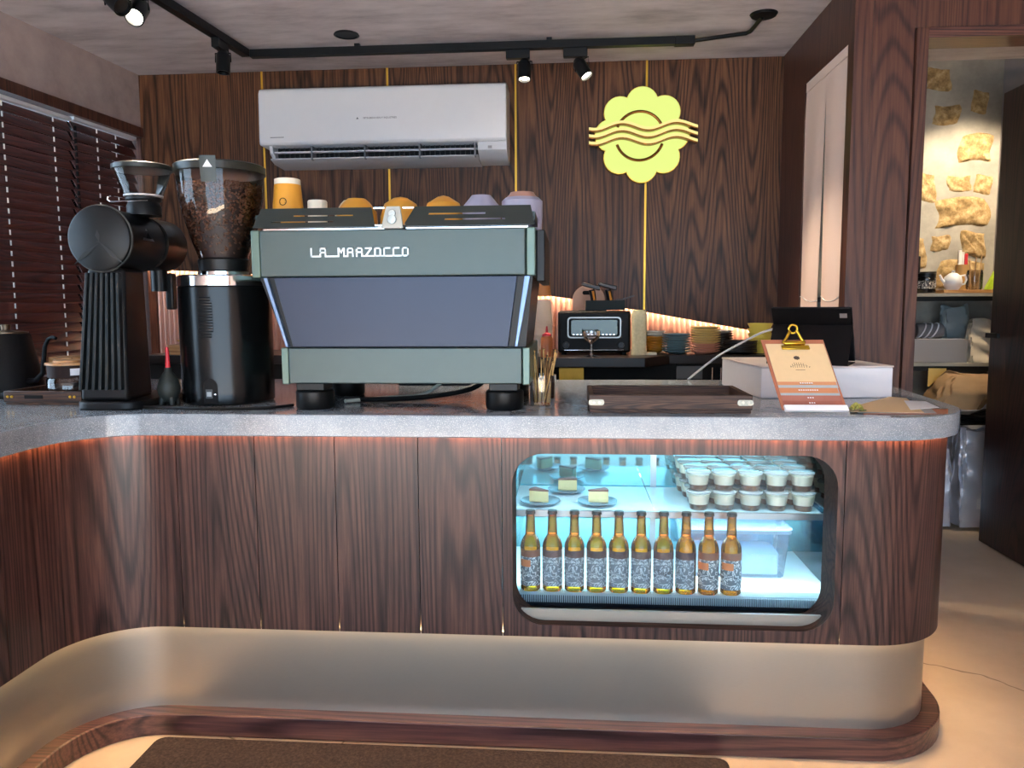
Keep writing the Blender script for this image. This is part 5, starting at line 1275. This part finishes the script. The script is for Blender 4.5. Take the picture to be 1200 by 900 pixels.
g = G(); g.tube([(-.044, 0, .04), (-.062, 0, .062), (-.074, 0, .088)], [.010, .008, .006], 8); g.put('spout', WHITE, tp, world=False)
jg = thing('glass_jug', 'clear glass jug with sticks on the store room shelf', 'jug', (2.335, 4.68, Z1b))
g = G().open(); g.lathe([(0, .001), (.038, .001), (.043, .01), (.043, .095), (.038, .115)], seg=28); g.put('jug', clear('jug_glass', (.8, .75, .7), .03, 1.5, .06), jg, world=False)
for k in range(6):
    a = k*1.1; g = G(); g.tube([(.018*math.cos(a), .018*math.sin(a), .004), (.034*math.cos(a), .03*math.sin(a), .14+.012*k)], .0025, 6); g.put('stick', plain('stick_tan', 'b8956a', .6), jg, world=False)
ht = thing('utensil_cup', 'brown cup of red and white tools at the back of the store shelf', 'cup', (2.325, 4.80, Z1b))
g = G(); g.lathe([(0, .0005), (.036, .0005), (.040, .15), (.036, .15), (.033, .01), (0, .01)], seg=24); g.put('cup', plain('cup_tan', 'b08a52', .6), ht, world=False)
for k, (c_, dx) in enumerate((('c8323a', .016), ('d8d4d0', -.004), ('e8ded8', -.02))):
    g = G(); g.box(dx-.008, dx+.008, -.006, .006, .012, .215+.01*k); g.put('tool', plain('tool_'+c_, c_, .4), ht, world=False, bevel=.002)
g = G(); g.quad8([(2.375, 4.62, Z1b), (2.41, 4.62, Z1b), (2.41, 4.66, Z1b), (2.375, 4.66, Z1b)], [(2.42, 4.63, Z1b+.105), (2.455, 4.63, Z1b+.115), (2.455, 4.65, Z1b+.115), (2.42, 4.65, Z1b+.105)])
tag(g.put('snack_pouch', plain('lime_green', 'a8c832', .4, 0, .3, 60), bevel=.004), 'bright lime green pouch leaning at the right end of the store shelf', 'pouch')
Z2 = .9355
tu = thing('plastic_tub', 'translucent grey plastic tub on the middle store shelf', 'container', (2.10, 4.70, Z2))
TUB = clear('tub_plastic', (.72, .70, .70), .25, 1.45, .05, haze=(.45, (.55, .52, .52)))
for b_ in ((1.90, 2.285, 4.615, 4.619), (1.90, 2.285, 4.735, 4.739), (1.90, 1.904, 4.6195, 4.7345), (2.281, 2.285, 4.6195, 4.7345)):
    g = G(); g.box(*b_, Z2+.004, Z2+.135); g.put('tub_wall', TUB, tu)
g = G(); g.box(1.90, 2.285, 4.615, 4.739, Z2+.0005, Z2+.0035); g.put('tub_floor', TUB, tu)
g = G(); g.quad8([(2.0, 4.63, Z2+.006), (2.03, 4.63, Z2+.006), (2.03, 4.65, Z2+.006), (2.0, 4.65, Z2+.006)], [(2.10, 4.63, Z2+.085), (2.125, 4.63, Z2+.075), (2.125, 4.65, Z2+.075), (2.10, 4.65, Z2+.085)]); tag(g.put('yellow_brush', plain('yellow_tool', 'c89632', .5), bevel=.002), 'yellow handle sloping inside the grey plastic tub', 'brush')
def bag(name, x0, x1, y0, y1, z0, z1, m, label, cat, seed, pinch=.55, group=None, lean_=0, extra=None):
    rr_ = random.Random(seed); t = thing(name, label, cat, ((x0+x1)/2, (y0+y1)/2, z0), group=group)
    nu, nv = 40, 26; g = G(); cx_, cy_ = (x0+x1)/2, (y0+y1)/2; ph = [rr_.random()*6 for _ in range(6)]
    def f(u, v):
        a = 2*math.pi*u; c, s = math.cos(a), math.sin(a)
        p_ = .22; ex = math.copysign(abs(c)**p_, c); ey = math.copysign(abs(s)**p_, s)
        kx = 1+.05*math.sin(3*a+ph[0]+4*v); ky = (1-(1-pinch)*max(0, v-.45)/.55)*(1+.12*math.sin(2*a+ph[1]+6*v))
        wr = .012*math.sin(9*a+ph[2]+11*v)*math.sin(7*v+ph[3])
        return (cx_+(x1-x0)/2*ex*kx*(1-.10*max(0, v-.8)/.2)+wr+lean_*v, cy_+(y1-y0)/2*ey*ky+wr, z0+.001+(z1-z0)*v+.02*v*math.sin(2*a+ph[4]))
    g.grid(f, nu, nv); b = len(g.v); g.v.append((cx_, cy_, z0+.001)); g.v.append((cx_+lean_, cy_, z1-.01))
    for i in range(nu): g.f += [(i+1, i, b), (nv*(nu+1)+i, nv*(nu+1)+i+1, b+1)]
    o = g.put('sack', m, t)
    if extra:
        g = G(); g.box(*extra[:6]); g.put('sack_label', extra[6], o)
    return t
POUCH = plain('pouch_grey_blue', '8f9a9c', .4, 0, .1); POUCHW = plain('pouch_clear_white', 'cfc6b4', .45, 0, .15, 12)
bag('storage_pouch', 2.225, 2.37, 4.78, 4.86, Z2, Z2+.32, POUCH, 'grey-blue stand-up pouch behind the white pouch in the store room', 'pouch', 1, .5)
bag('storage_pouch', 2.305, 2.43, 4.62, 4.70, Z2, Z2+.235, POUCHW, 'cream-filled clear pouch by the door handle in the store room', 'pouch', 2, .5)
g = G(); g.lathe([(0, 0), (.038, 0), (.042, .006), (.042, .14), (.034, .15), (0, .15)], (2.02, 4.68, Z2+.1845), 24, 'x'); g.v = [(a, b, c) for a, b, c in g.v]
rl = tag(g.put('fabric_roll', plain('roll_grey', '6d6a6c', .7), fix=True), 'grey rolled bundle tied with white cord lying on the plastic tub', 'bundle')
g = G()
for k in range(3): g.tube([(2.05+.035*k+.02*math.sin(t), 4.68+.044*math.cos(t), Z2+.1845+.044*math.sin(t)) for t in [2*math.pi*i/16 for i in range(17)]], .004, 6)
o = g.put('tie_cord', WHITEM, rl)
g = G(); g.box(1.92, 2.27, 4.62, 4.735, Z2+.1355, Z2+.1378); tag(g.put('tub_cover', plain('cover_white', 'c8c4c0', .6)), 'flat white sheet covering the grey plastic tub', 'sheet')
g = G(); g.box(2.06, 2.16, 4.585, 4.589, .80, .905); tag(g.put('paper_note', plain('note_yellow', 'c9a95e', .7)), 'yellow paper note hanging below the middle store shelf', 'note')
SILV = plain('silver_foil', 'd4d4dc', .34, .35, .06, 10); BROWNP = plain('kraft_paper', 'a5835c', .75, 0, .12, 20)
bag('foil_bag', 2.19, 2.35, 4.40, 4.54, .02, .57, SILV, 'tall silver foil coffee bag with a white label on the store room floor', 'bag', 4, .35, 'foil bags', extra=(2.27, 2.33, 4.392, 4.3935, .13, .19, WHITEM))
bag('foil_bag', 2.03, 2.150, 4.42, 4.56, .02, .44, SILV, 'silver foil bag half hidden behind the counter end', 'bag', 5, .5, 'foil bags')
bag('foil_bag', 2.24, 2.42, 4.60, 4.72, .178, .80, SILV, 'silver foil bag standing behind, under the brown paper', 'bag', 9, .5, 'foil bags')
bag('black_bin_bag', 2.10, 2.40, 4.42, 4.58, .60, .655, plain('bin_bag', '101012', .3), 'folded black plastic lying on top of the silver bags', 'bag', 6, .8)
bag('kraft_bag', 1.99, 2.26, 4.38, 4.58, .69, .88, BROWNP, 'crumpled brown kraft paper bag above the silver foil bags', 'paper bag', 7, .35, lean_=.12)
g = G(); g.box(1.7, 2.05, 4.62, 4.85, .178, .60); tag(g.put('storage_crate', BLACKM, bevel=.01), 'black crate on the low store shelf behind the counter end', 'crate')
lamp('store_room_lamp', 'SPOT', (2.38, 4.28, 2.72), 85, (1.0, .80, .55), spot_size=R(70), spot_blend=.6, shadow_soft_size=.03)
aim(bpy.data.objects['store_room_lamp'], (2.40, 5.0, 1.55))
sl_ = thing('store_lamp', 'small ceiling spotlight inside the store room', 'spotlight', (2.38, 4.28, 2.80))
g = G(); g.lathe([(0, 2.799), (.035, 2.799), (.035, 2.74), (.03, 2.735), (.028, 2.75), (0, 2.75)], (2.38, 4.28, 0), 20); g.put('housing', BLACK, sl_)

# ================================================================== RUG
rg = thing('rug', 'dark brown short-pile floor mat along the foot of the counter', 'rug', (-.4, 1.7, 0))
RUG = mottled('rug_brown', '1c1413', '362a27', '4b3d39', 120, .95, .8, detail=3)
g = G(); g.prism(rrect(-1.215, .44, 1.25, 2.078, .03, 4), 'z', .0008, .011); g.put('mat', RUG, rg, bevel=.003, fix=True)
